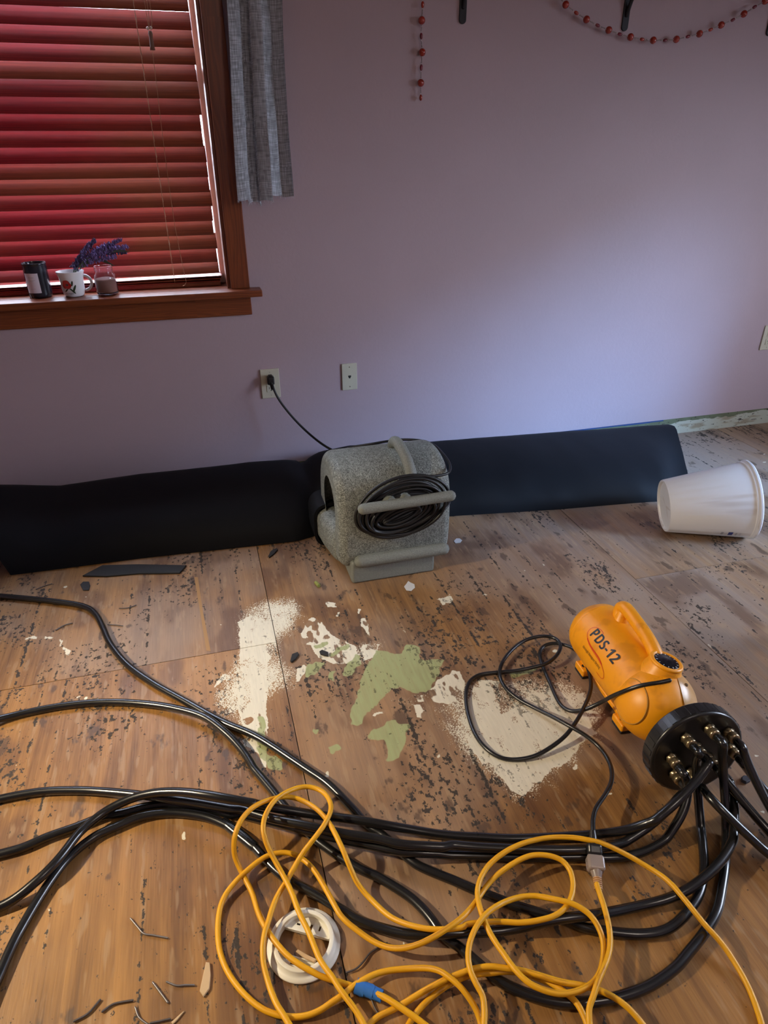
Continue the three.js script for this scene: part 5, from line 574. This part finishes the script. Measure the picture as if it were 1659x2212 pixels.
// ------------------------------------------------------------------ yellow drying machine with its hose manifold
const RUB = phys([0.009, 0.009, 0.010], 0.34, { clearcoat: 0.25, clearcoatRoughness: 0.25 });
const BRASS = mat([0.42, 0.33, 0.2], 0.28, { metalness: 0.9 }), BLUEC = mat([0.012, 0.016, 0.05], 0.35);
const HOSE = phys([0.0075, 0.0075, 0.008], 0.27, { clearcoat: 0.5, clearcoatRoughness: 0.2 });
const MC = V(0.935, 0.115, -0.825), MN = V(-0.1, 0.1, 1).normalize();
{
  const wear = tex(512, 512, (u, v) => { const q = sm(0.6, 0.78, fbm(u * 9, v * 9, 4)) * 0.4; return mix3([0.92, 0.60, 0.02], [0.74, 0.47, 0.06], q); });
  const YEL = phys('#ffffff', 0.42, { map: wear, clearcoat: 0.15, clearcoatRoughness: 0.5 }), WORN = phys([0.56, 0.32, 0.12], 0.3), BLK = mat([0.012, 0.012, 0.013], 0.5);
  const t = thing('drying_machine', [0.948, 0, -1.12], 'yellow portable drying machine with a black round hose manifold', 'drying machine');
  t.rotation.y = -0.05;
  const Y = 0.115, along = (pts, n = 56) => { const g = lathe(pts, n); g.rotateX(Math.PI / 2); return g.translate(0, Y, 0); };
  mesh('body', [along([[0.0848, -0.135], [0.0855, -0.13], [0.0856, -0.05], [0.084, 0.04], [0.082, 0.10], [0.078, 0.125]])], YEL, t);
  mesh('rear_cap', along([[0.0005, -0.197], [0.022, -0.196], [0.045, -0.189], [0.064, -0.177], [0.077, -0.161], [0.083, -0.146], [0.0842, -0.1355], [0.08, -0.1345]]), YEL, t);
  const ball = new THREE.SphereGeometry(0.0915, 48, 32); ball.scale(1, 1, 0.98); ball.translate(0, 0.112, 0.138);
  mesh('fan_scroll', ball, YEL, t);
  const cap = new THREE.SphereGeometry(0.0928, 40, 20, 0, Math.PI * 2, 0, 0.95); cap.rotateZ(-Math.PI / 2 + 0.25); cap.rotateY(-0.35); cap.translate(0, 0.112, 0.138);
  const pc = mesh('side_cover', cap, WORN, t, 'worn greyish orange cover on the right of the fan scroll');
  const SCR = mat([0.12, 0.07, 0.03], 0.6); for (const a of [0.2, 1.2, 2.4, 3.6, 4.8]) { const q = V(Math.cos(0.72), Math.sin(0.72) * Math.cos(a), Math.sin(0.72) * Math.sin(a)).applyAxisAngle(V(0, 0, 1), 0.25).applyAxisAngle(V(0, 1, 0), -0.35).multiplyScalar(0.0928); mesh('screw_hole', new THREE.SphereGeometry(0.0045, 10, 8).translate(q.x, q.y + 0.112, q.z + 0.138), SCR, pc); }
  // round disc seam on the left of the scroll, seen as a thin raised ring
  const ring = new THREE.TorusGeometry(0.052, 0.0014, 8, 60); ring.rotateY(Math.PI / 2); ring.rotateZ(-0.35); ring.translate(-0.0705, 0.138, 0.142);
  mesh('scroll_seam', ring, mat([0.42, 0.2, 0.02], 0.6), t);
  // handle
  const ph = 0.24, rad = (r, z) => V(Math.sin(ph) * r, Y + Math.cos(ph) * r, z);
  mesh('handle', [tube([rad(0.078, -0.088), rad(0.105, -0.098), rad(0.116, -0.088), rad(0.115, -0.03), rad(0.102, 0.05), rad(0.080, 0.1)], 0.0175, 50, 16), rod(rad(0.06, -0.075), rad(0.112, -0.085), 0.026, 0.013), rod(rad(0.06, 0.112), rad(0.102, 0.112), 0.052, 0.037, 32), (() => { const g = new THREE.TorusGeometry(0.0345, 0.0055, 10, 40); g.applyQuaternion(new THREE.Quaternion().setFromUnitVectors(V(0, 0, 1), V(Math.sin(ph), Math.cos(ph), 0))); const c = rad(0.102, 0.112); return g.translate(c.x, c.y, c.z); })()], YEL, t);
  const q1 = new THREE.Quaternion().setFromUnitVectors(V(0, 1, 0), V(Math.sin(ph), Math.cos(ph), 0)), onTop = (g, r) => { g.applyQuaternion(q1); const c = rad(r, 0.112); return g.translate(c.x, c.y, c.z); };
  const dial = mesh('dial', onTop(lathe([[0.0005, 0.006], [0.010, 0.006], [0.013, 0.003], [0.028, 0.003], [0.031, 0.001], [0.0315, -0.004]], 40), 0.1025), mat([0.008, 0.008, 0.012], 0.2), t, 'black round dial with pale ticks');
  const ticks = []; for (let k = 0; k < 14; k++) { const g = new THREE.BoxGeometry(0.0012, 0.0006, 0.0042).translate(0, 0.0033, 0.0255); g.rotateY(k / 14 * Math.PI * 2); ticks.push(onTop(g, 0.1025)); }
  mesh('ticks', ticks, mat([0.5, 0.52, 0.56], 0.5), dial);
  // feet
  for (const sx of [-1, 1]) for (const z of [-0.108, 0.095]) {
    const f = mesh('foot', [box(sx * 0.036 - 0.026, sx * 0.036 + 0.026, 0.008, 0.03, z - 0.024, z + 0.024, 0.005), box(sx * 0.03 - 0.02, sx * 0.03 + 0.02, 0.028, 0.05, z - 0.02, z + 0.02, 0.004)], YEL, t);
    mesh('rubber_pad', box(sx * 0.036 - 0.025, sx * 0.036 + 0.025, 0.0, 0.009, z - 0.023, z + 0.023, 0.003), BLK, f);
    mesh('bolt_hole', rod(V(sx * 0.05, 0.0295, z + 0.003), V(sx * 0.05, 0.0306, z + 0.003), 0.006), SLOT, f);
  }
  for (const sx of [-1, 1]) mesh('rail', box(sx * 0.038 - 0.013, sx * 0.038 + 0.013, 0.022, 0.036, -0.1, 0.09, 0.004), YEL, t);
  // lettering on the upper left flank
  const logo = canvasTex(768, 512, (g, w, h) => {
    g.clearRect(0, 0, w, h);
    g.strokeStyle = '#c8350f'; g.lineWidth = 7; g.beginPath(); g.moveTo(255, 60); g.bezierCurveTo(60, 20, 10, 190, 120, 250); g.bezierCurveTo(260, 320, 420, 270, 560, 330); g.bezierCurveTo(740, 400, 700, 500, 520, 470); g.stroke();
    g.lineWidth = 16; g.beginPath(); g.moveTo(130, 255); g.bezierCurveTo(280, 318, 420, 268, 555, 326); g.stroke();
    g.strokeStyle = '#d8641a'; g.lineWidth = 6; g.beginPath(); g.moveTo(190, 286); g.bezierCurveTo(380, 330, 560, 290, 660, 390); g.stroke();
    g.fillStyle = '#141310'; g.font = 'bold 190px sans-serif'; g.save(); g.transform(1, 0, -0.06, 1, 0, 0); g.fillText('PDS-12', 118, 206, 590); g.restore();
    g.font = 'italic 52px serif'; g.fillText('through Designer Drying', 128, 396, 430);
  });
  const lg = new THREE.CylinderGeometry(0.0855, 0.0866, 0.158, 24, 1, true, -0.62, 1.24);   // radiusTop towards +y = the manifold
  lg.rotateX(Math.PI / 2); // y -> z, z -> -y
  { const uv = lg.attributes.uv; for (let i = 0; i < uv.count; i++) { const a = uv.getX(i), b = uv.getY(i); uv.setXY(i, b, 1 - a); } }
  lg.rotateZ(Math.PI); lg.rotateZ(1.06); lg.translate(0, Y, -0.02);
  mesh('lettering', lg, mat('#ffffff', 0.45, { map: logo, transparent: true, alphaTest: 0.35, side: THREE.DoubleSide }), t, 'black PDS-12 lettering with a red swoosh');
  mesh('strap', tube([V(0.05, 0.19, -0.12), V(0.085, 0.165, -0.10), V(0.105, 0.13, -0.05), V(0.1, 0.1, 0.0), V(0.09, 0.1, 0.03)], 0.0045, 30, 8), BLK, t);
  // manifold
  const toL = (v) => t.worldToLocal(v.clone()); t.updateMatrixWorld(true);
  const inv = new THREE.Matrix4().copy(t.matrixWorld).invert(), qn = new THREE.Quaternion().setFromUnitVectors(V(0, 1, 0), MN);
  const onDisc = (g) => { g.applyQuaternion(qn); g.translate(MC.x, MC.y, MC.z); return g.applyMatrix4(inv); };
  const rim = []; for (let k = 0; k < 30; k++) { const g = new THREE.BoxGeometry(0.004, 0.028, 0.012).translate(0.108, -0.018, 0); g.rotateY(k / 30 * Math.PI * 2); rim.push(onDisc(g)); }
  const mf = mesh('manifold', [onDisc(lathe([[0.0005, -0.002], [0.095, -0.002], [0.102, 0.002], [0.107, 0.001], [0.109, -0.004], [0.109, -0.033], [0.106, -0.037], [0.045, -0.04], [0.042, -0.05], [0.0405, -0.1]], 64)), ...rim], RUB, t, 'black round manifold that the hoses plug into');
  const fit = []; for (const k of Object.keys(P.fittings)) {
    const q = V3(P.fittings[k]).sub(MC); const lo = q.clone().applyQuaternion(qn.clone().invert());
    mesh('hose_fitting', [onDisc(lathe([[0.0005, -0.004], [0.0135, -0.004], [0.0135, 0.004], [0.0115, 0.006], [0.0115, 0.012], [0.0005, 0.012]], 6).translate(lo.x, 0, lo.z)), onDisc(lathe([[0.0098, 0.01], [0.0122, 0.012], [0.0122, 0.021], [0.0108, 0.0265], [0.0004, 0.0265]], 20).translate(lo.x, 0, lo.z))], BRASS, mf);
  }
  const cord = P.pdscord.map((p) => toL(V3(p)));
  const cm = mesh('power_cord', tube(cord, 0.0052, cord.length * 4, 10), RUB, t, 'thin black mains cord lying in loops on the floor');
  // plug of the cord, ends in the clear socket of the yellow cord
  const a = V3([0.6418,0.047,-0.7441]), b = V3([0.6302,0.03,-0.7149]);
  const dir = b.clone().sub(a).normalize(), qq = new THREE.Quaternion().setFromUnitVectors(V(0, 0, 1), dir);
  mesh('plug', [(() => { const e = a.distanceTo(b) - 0.0008, g = new RoundedBoxGeometry(0.03, 0.026, e - 0.012, 3, 0.007).translate(0, 0, (e + 0.012) / 2); return g; })(), rod(V(0, 0, -0.012), V(0, 0, 0.018), 0.0062, 0.0105)].map((g) => { g.applyQuaternion(qq); g.translate(a.x, a.y, a.z); return g.applyMatrix4(inv); }), RUB, cm, 'black plug joined to the clear socket');
}

// ------------------------------------------------------------------ hoses
const hoseLabels = {
  h1: 'black hose running in from the upper left and ducking under the bundle to the manifold', h2: 'black hose sweeping from the left edge to the lowest loop at the bottom right', h3: 'black hose at the top of the bundle along the left edge',
  h4: 'glossy black hose crossing over the others at the left end of the bundle', h5: 'black hose entering straight from the left edge into the middle of the bundle', h6: 'black hose leaving the bottom left corner and passing below the bundle',
  h7: 'outermost right black hose dropping from the manifold to the right edge', h8: 'second black hose from the right leaving by the right edge', h9: 'black hose from the middle of the manifold slanting to the right edge', h10: 'lowest black hose from the manifold slanting to the right edge',
};
for (const k of Object.keys(hoseLabels)) {
  const pts = P[k].map(V3), o = pts[Math.floor(pts.length / 2)], g = tube(pts.map((p) => p.clone().sub(V(o.x, 0, o.z))), 0.0095, pts.length * 3, 12, 'end');
  const m = mesh('air_hose', g, HOSE); m.position.set(o.x, 0, o.z); tag(m, hoseLabels[k], 'hose', 'hoses of the drying machine');
}

// ------------------------------------------------------------------ yellow extension cord
{
  const sc = tex(128, 128, (u, v) => mix3([0.86, 0.62, 0.03], [0.66, 0.44, 0.04], sm(0.6, 0.8, fbm(u * 20, v * 6, 3)) * 0.7));
  const YC = phys('#ffffff', 0.48, { map: sc });
  const o = V(0.35, 0, -0.75), t = thing('extension_cord', [o.x, 0, o.z], 'long yellow extension cord lying in tangled loops over the hoses', 'extension cord');
  const parts = ['y1', 'y2', 'y3', 'y4', 'y5', 'y6'].map((k) => tube(P[k].map((p) => V3(p).sub(o)), 0.0052, P[k].length * 3, 10));
  mesh('cord', parts, YC, t);
  const a = V3([0.6302,0.03,-0.7149]), b = V3([0.6149,0.022,-0.6768]), c = V3([0.6064,0.016,-0.6559]), d = b.clone().sub(a), L = d.length();
  const q = new THREE.Quaternion().setFromUnitVectors(V(0, 0, 1), d.clone().normalize()), put = (g) => { g.applyQuaternion(q); return g.translate(a.x - o.x, a.y - o.y, a.z - o.z); };
  const CLR = phys([0.55, 0.45, 0.40], 0.22, { transmission: 0.55, thickness: 0, clearcoat: 0.3 });
  mesh('socket', [put(new RoundedBoxGeometry(0.034, 0.028, L * 0.72, 3, 0.006).translate(0, 0, L * 0.36)), put(rod(V(0, 0, L * 0.68), V(0, 0, L * 1.0), 0.0125, 0.0085))], CLR, t, 'clear plastic socket end');
  const sr = []; for (let k = 0; k < 6; k++) { const p = b.clone().lerp(c, k / 6), g = new THREE.TorusGeometry(0.0066, 0.0021, 8, 18); g.applyQuaternion(new THREE.Quaternion().setFromUnitVectors(V(0, 0, 1), c.clone().sub(b).normalize())); sr.push(g.translate(p.x - o.x, p.y - o.y, p.z - o.z)); }
  mesh('strain_relief', [...sr, rod(b.clone().sub(o), c.clone().sub(o), 0.0062)], mat([0.45, 0.24, 0.10], 0.4), t, 'ribbed brownish strain relief');
  // blue tape wrapped round two runs of the cord
  const e = V3([0.1139,0.012,-0.6206]), f = V3([0.153,0.012,-0.5932]), tw = f.clone().sub(e), pts = 16, tg = [];
  const q2 = new THREE.Quaternion().setFromUnitVectors(V(0, 0, 1), tw.clone().normalize());
  for (let s = 0; s < 3; s++) { const g = new THREE.CylinderGeometry(0.0105 - 0.001 * s, 0.0115 - 0.0012 * s, tw.length() * 0.36, 14, 3, true); const p = g.attributes.position; for (let i = 0; i < p.count; i++) { const k = 1 + 0.22 * (noise(p.getX(i) * 400 + s * 9, p.getY(i) * 300 + p.getZ(i) * 350) - 0.5); p.setXYZ(i, p.getX(i) * k * 1.15, p.getY(i), p.getZ(i) * k * 0.85); } g.computeVertexNormals(); g.rotateX(Math.PI / 2); g.translate(0, 0, tw.length() * (0.17 + 0.32 * s)); g.applyQuaternion(q2); tg.push(g.translate(e.x - o.x, e.y, e.z - o.z)); }
  mesh('tape', tg, mat([0.02, 0.13, 0.42], 0.6, { side: THREE.DoubleSide }), t, 'blue tape wrapped round the cord');
}

// ------------------------------------------------------------------ white detector base ring
{
  const WH = mat([0.74, 0.71, 0.61], 0.42), c = V3([0.0376,0.008,-0.7193]);
  const t = thing('detector_base', [c.x, 0.0003, c.z], 'white plastic detector mounting ring lying under the yellow cord', 'mounting ring');
  mesh('flange', lathe([[0.048, 0.0], [0.0665, 0.0], [0.0675, 0.0025], [0.0665, 0.005], [0.0615, 0.0075], [0.0575, 0.0085], [0.056, 0.016], [0.0545, 0.0175], [0.0485, 0.0175], [0.0475, 0.016], [0.0475, 0.001], [0.048, 0.0]], 72), WH, t);
  const seg = (th, dist, slots) => {
    const R = 0.0478, a = Math.acos(dist / R), s = new THREE.Shape(); s.absarc(0, 0, R, -a, a, false); s.closePath();
    for (const sl of slots) s.holes.push(new THREE.Path(sl.map((p) => new THREE.Vector2(...p))));
    const g = new THREE.ExtrudeGeometry(s, { depth: 0.003, bevelEnabled: false, curveSegments: 24 });
    const edge = box(dist - 0.0022, dist, -R * Math.sin(a) + 0.001, R * Math.sin(a) - 0.001, 0, 0.007);
    const m = merge([g, edge]); m.rotateX(-Math.PI / 2); m.rotateY(th); return m.translate(0, 0.003, 0);
  };
  mesh('tab_plate', seg(1.05, 0.018, [[[0.024, -0.006], [0.036, -0.006], [0.036, -0.001], [0.031, -0.001], [0.031, 0.004], [0.036, 0.004], [0.036, 0.009], [0.024, 0.009], [0.024, 0.004], [0.027, 0.004], [0.027, -0.001], [0.024, -0.001]], [[0.027, -0.022], [0.036, -0.022], [0.036, -0.018], [0.027, -0.018]], [[0.028, 0.018], [0.032, 0.018], [0.032, 0.025], [0.028, 0.025]]]), WH, t);
  mesh('tab_plate', seg(1.05 + Math.PI, 0.029, [[[0.034, -0.012], [0.040, -0.012], [0.040, -0.002], [0.034, -0.002]], [[0.035, 0.008], [0.039, 0.008], [0.039, 0.014], [0.035, 0.014]]]), WH, t);
}

// ------------------------------------------------------------------ litter on the boards
const RUST = mat([0.10, 0.085, 0.08], 0.5, { metalness: 0.55 }), STEEL = mat([0.2, 0.18, 0.17], 0.4, { metalness: 0.7 }), CHIPB = mat([0.014, 0.013, 0.013], 0.7), SPL = mat([0.52, 0.36, 0.2], 0.8);
function litter(name, label, category, pts, r, m, group) {
  const q = pts.map(V3), o = q[0].clone(); o.y = 0;
  const g = tube(q.map((p) => p.clone().sub(o)), r, q.length * 6, 7), t = mesh(name, g, m); t.position.copy(o); return tag(t, label, category, group);
}
const NG = 'old staples and nails on the floor';
litter('bent_nail', 'sharply bent nail below the hoses, topmost of the pale nails', 'nail', [[-0.2729,0.003,-0.8543], [-0.2594,0.003,-0.8344], [-0.2471,0.003,-0.8178], [-0.2312,0.003,-0.8107], [-0.2045,0.003,-0.7981]], 0.0016, STEEL, NG);
litter('bent_nail', 'short straight nail slanting down to the right, left of the pale splinter', 'nail', [[-0.2289,0.003,-0.7267], [-0.2168,0.003,-0.7081], [-0.2035,0.003,-0.6872]], 0.0018, STEEL, NG);
litter('bent_nail', 'slightly curved nail pointing at the pale splinter', 'nail', [[-0.2053,0.003,-0.7209], [-0.1881,0.003,-0.71], [-0.174,0.003,-0.7068], [-0.1591,0.003,-0.7027]], 0.0016, STEEL, NG);
litter('bent_nail', 'dark curved nail in the bottom left, second from the left', 'nail', [[-0.3103,0.003,-0.7024], [-0.2944,0.003,-0.7089], [-0.2801,0.003,-0.7086], [-0.2619,0.003,-0.7064]], 0.0019, RUST, NG);
litter('bent_nail', 'leftmost dark nail at the bottom edge', 'nail', [[-0.3547,0.003,-0.6998], [-0.3342,0.003,-0.7054], [-0.3158,0.003,-0.7222]], 0.0019, RUST, NG);
litter('bent_nail', 'hooked nail at the bottom edge below the others', 'nail', [[-0.2567,0.003,-0.694], [-0.25,0.003,-0.677], [-0.236,0.003,-0.6626], [-0.2194,0.003,-0.6482]], 0.0016, STEEL, NG);
litter('bent_nail', 'dark nail lying flat on the bottom edge beside a thin splinter', 'nail', [[-0.2308,0.003,-0.6625], [-0.2159,0.003,-0.6612], [-0.1995,0.003,-0.6602]], 0.0017, RUST, NG);
litter('bent_nail', 'dark wavy wire nail beside the white ring', 'nail', [[0.1022,0.003,-0.6509], [0.1211,0.004,-0.6523], [0.1368,0.004,-0.6608], [0.1517,0.003,-0.6719], [0.1855,0.003,-0.6801]], 0.0017, RUST, NG);
litter('bent_nail', 'thin nail just below the blue tape', 'nail', [[0.1349,0.003,-0.5968], [0.1371,0.003,-0.5831], [0.1418,0.003,-0.5703]], 0.0014, RUST, NG);
litter('bent_nail', 'dark staple nearest the black strip, above the upper left hose', 'nail', [[-0.6395,0.003,-2.0868], [-0.6172,0.003,-2.1002], [-0.5938,0.003,-2.1077]], 0.0016, RUST, NG);
litter('bent_nail', 'staple left of the bend in the upper left hose', 'nail', [[-0.5424,0.003,-1.835], [-0.5223,0.003,-1.8529], [-0.499,0.003,-1.8582]], 0.0017, RUST, NG);
litter('bent_nail', 'staple touching the right side of the upper left hose', 'nail', [[-0.3916,0.003,-1.8207], [-0.3679,0.003,-1.8116], [-0.3469,0.003,-1.8009]], 0.0017, RUST, NG);
litter('bent_nail', 'thin staple right of the upper left hose below the black strip', 'nail', [[-0.363,0.003,-1.899], [-0.3374,0.003,-1.8943], [-0.3123,0.003,-1.9027]], 0.0015, RUST, NG);
function flake(name, label, category, pts, th, m, group, y0 = 0.0004) {
  const o = V3(pts[0]); const s = shapeOf(pts.map((p) => [p[0] - o.x, -(p[2] - o.z)]));
  const g = new THREE.ExtrudeGeometry(s, { depth: th, bevelEnabled: true, bevelSize: th * 0.25, bevelThickness: th * 0.25, bevelSegments: 1 }); g.rotateX(-Math.PI / 2); g.translate(0, th * 0.25, 0);
  const t = mesh(name, g, m); t.position.set(o.x, y0, o.z); return tag(t, label, category, group);
}
flake('wood_splinter', 'pale pointed wood splinter near the bottom left of the yellow loops', 'splinter', [[-0.1489,0,-0.69], [-0.1426,0,-0.7136], [-0.137,0,-0.7343], [-0.1314,0,-0.7319], [-0.1306,0,-0.7118], [-0.134,0,-0.6896], [-0.1437,0,-0.6803]], 0.003, SPL);
flake('wood_splinter', 'thin straw coloured splinter at the bottom edge among the nails', 'splinter', [[-0.1969,0,-0.6545], [-0.1787,0,-0.6651], [-0.1765,0,-0.6659], [-0.1864,0,-0.6572], [-0.1946,0,-0.6518]], 0.002, SPL);
flake('wood_splinter', 'tan wood splinter lying inside the white ring', 'splinter', [[0.0225,0.011,-0.7034], [0.0253,0.011,-0.7051], [0.0384,0.011,-0.6925], [0.0546,0.011,-0.6798], [0.0492,0.011,-0.6773], [0.0359,0.011,-0.6875]], 0.003, SPL, null, 0.0125);
flake('rubber_strip', 'long torn black rubber strip on the floor before the left duct', 'rubber strip', [[-0.4968,0,-2.1284], [-0.438,0,-2.1784], [-0.3152,0,-2.1496], [-0.1541,0,-2.0976], [-0.1638,0,-2.0788], [-0.1764,0,-2.0552], [-0.3126,0,-2.0909], [-0.4195,0,-2.1035]], 0.004, CHIPB);
flake('rubber_scrap', 'small black scrap on bare wood between the white paint patches', 'scrap', [[0.128,0,-1.4987], [0.1372,0,-1.5251], [0.1527,0,-1.5292], [0.1541,0,-1.5204], [0.1419,0,-1.503], [0.1299,0,-1.4941]], 0.004, CHIPB);
flake('rubber_scrap', 'small black scrap lying on the white and green paint', 'scrap', [[0.2158,0,-1.5156], [0.2234,0,-1.5198], [0.2371,0,-1.5053], [0.2356,0,-1.491], [0.227,0,-1.4956], [0.2165,0,-1.5048]], 0.004, CHIPB);
flake('rubber_scrap', 'black scrap lying by itself left of the blower', 'scrap', [[0.1335,0,-2.0823], [0.1475,0,-2.1146], [0.1695,0,-2.1284], [0.1695,0,-2.115], [0.1548,0,-2.0926], [0.1356,0,-2.072]], 0.003, CHIPB);
flake('rubber_scrap', 'dark crumb on the floor right of the manifold under the right hoses', 'scrap', [[1.0731,0,-0.8101], [1.082,0,-0.813], [1.0924,0,-0.8087], [1.0859,0,-0.7998], [1.074,0,-0.7978], [1.0695,0,-0.8044]], 0.006, mat([0.03, 0.03, 0.04], 0.7));
flake('tar_blob', 'round black tar blob below the left end of the rubber strip', 'blob', [[-0.5,0,-2.0771], [-0.4929,0,-2.0922], [-0.4746,0,-2.0871], [-0.4677,0,-2.0622], [-0.4692,0,-2.0346], [-0.4872,0,-2.0397]], 0.002, CHIPB);
const PW = mat([0.62, 0.63, 0.64], 0.6);
flake('paint_flake', 'large white paint flake just in front of the blower base', 'paint flake', [[0.5491,0,-1.7679], [0.5613,0,-1.7814], [0.5722,0,-1.7954], [0.5758,0,-1.7858], [0.586,0,-1.7715], [0.5818,0,-1.753], [0.5642,0,-1.7385], [0.5502,0,-1.7453]], 0.0012, PW);
flake('paint_flake', 'white paint flake right of the blower near the duct', 'paint flake', [[0.813,0,-1.9999], [0.8302,0,-2.0161], [0.8419,0,-2.0127], [0.8453,0,-1.9976], [0.8326,0,-1.9838], [0.8149,0,-1.9854]], 0.0012, PW);
{ const a = V3([0.2674,0.006,-1.8672]), b = V3([0.2739,0.006,-1.8426]); const m = mesh('green_stub', [rod(V(0, 0.0062, 0), V(b.x - a.x, 0.0062, b.z - a.z), 0.006, 0.006, 14)], mat([0.22, 0.24, 0.05], 0.6)); m.position.set(a.x, 0.0002, a.z); tag(m, 'short green plastic stub on the floor left of the blower', 'stub'); }

// ------------------------------------------------------------------ unseen work lamp, out of view to the left, placed to light the floor warmly
{
  const t = thing('work_lamp', [LAMP_AT.x, 0, LAMP_AT.z], 'unseen work lamp on a stand out of view at the left, placed to light the floor warmly', 'lamp');
  const ST = mat([0.05, 0.05, 0.05], 0.5), d = LAMP_TO.clone().sub(LAMP_AT).normalize(), h = LAMP_AT.y, q = new THREE.Quaternion().setFromUnitVectors(V(0, 1, 0), d);
  mesh('pole', rod(V(-0.12, 0, 0), V(-0.12, h, 0), 0.012), ST, t);
  mesh('base', lathe([[0.0005, 0.02], [0.1, 0.018], [0.14, 0.008], [0.14, 0], [0.0005, 0]], 30).translate(-0.12, 0, 0), ST, t);
  const sh = lathe([[0.02, -0.09], [0.045, -0.085], [0.06, -0.05], [0.085, 0.03], [0.087, 0.03], [0.062, -0.052], [0.046, -0.088], [0.02, -0.092]], 30); sh.applyQuaternion(q); sh.translate(0, h, 0); mesh('shade', sh, mat([0.4, 0.4, 0.4], 0.3, { metalness: 0.6 }), t);
  mesh('arm', rod(V(-0.12, h - 0.02, 0), V(0, h, 0).addScaledVector(d, -0.08), 0.008), ST, t);
  const bulb = new THREE.SphereGeometry(0.026, 20, 14); bulb.translate(0, h, 0); bulb.translate(d.x * -0.03, d.y * -0.03, d.z * -0.03);
  mesh('bulb', bulb, mat([0.2, 0.15, 0.1], 0.4, { emissive: new THREE.Color(1, 0.78, 0.5), emissiveIntensity: 6 }), t);
  lampLight.position.set(0, h, 0); lampLight.position.addScaledVector(d, 0.005); lampLight.target.position.set(LAMP_TO.x - LAMP_AT.x, LAMP_TO.y, LAMP_TO.z - LAMP_AT.z);
  t.add(lampLight, lampLight.target);
}
{ // added ceiling lamp behind the camera, fill light for the whole room
  const t = thing('ceiling_lamp', [1.0, 2.5, 0.7], 'added round ceiling lamp with a frosted bowl, fill for the room', 'lamp');
  mesh('canopy', lathe([[0.0005, 0], [0.19, 0], [0.19, -0.02], [0.175, -0.03], [0.0005, -0.03]], 40), mat([0.5, 0.48, 0.45], 0.4), t);
  mesh('shade', lathe([[0.17, -0.031], [0.168, -0.06], [0.14, -0.095], [0.08, -0.12], [0.0005, -0.128]], 40), mat([0.5, 0.48, 0.44], 0.5, { emissive: new THREE.Color(1, 0.86, 0.76), emissiveIntensity: 1.2, side: THREE.DoubleSide }), t);
  scene.add(addedFillLight);
}
renderer.render(scene, camera);
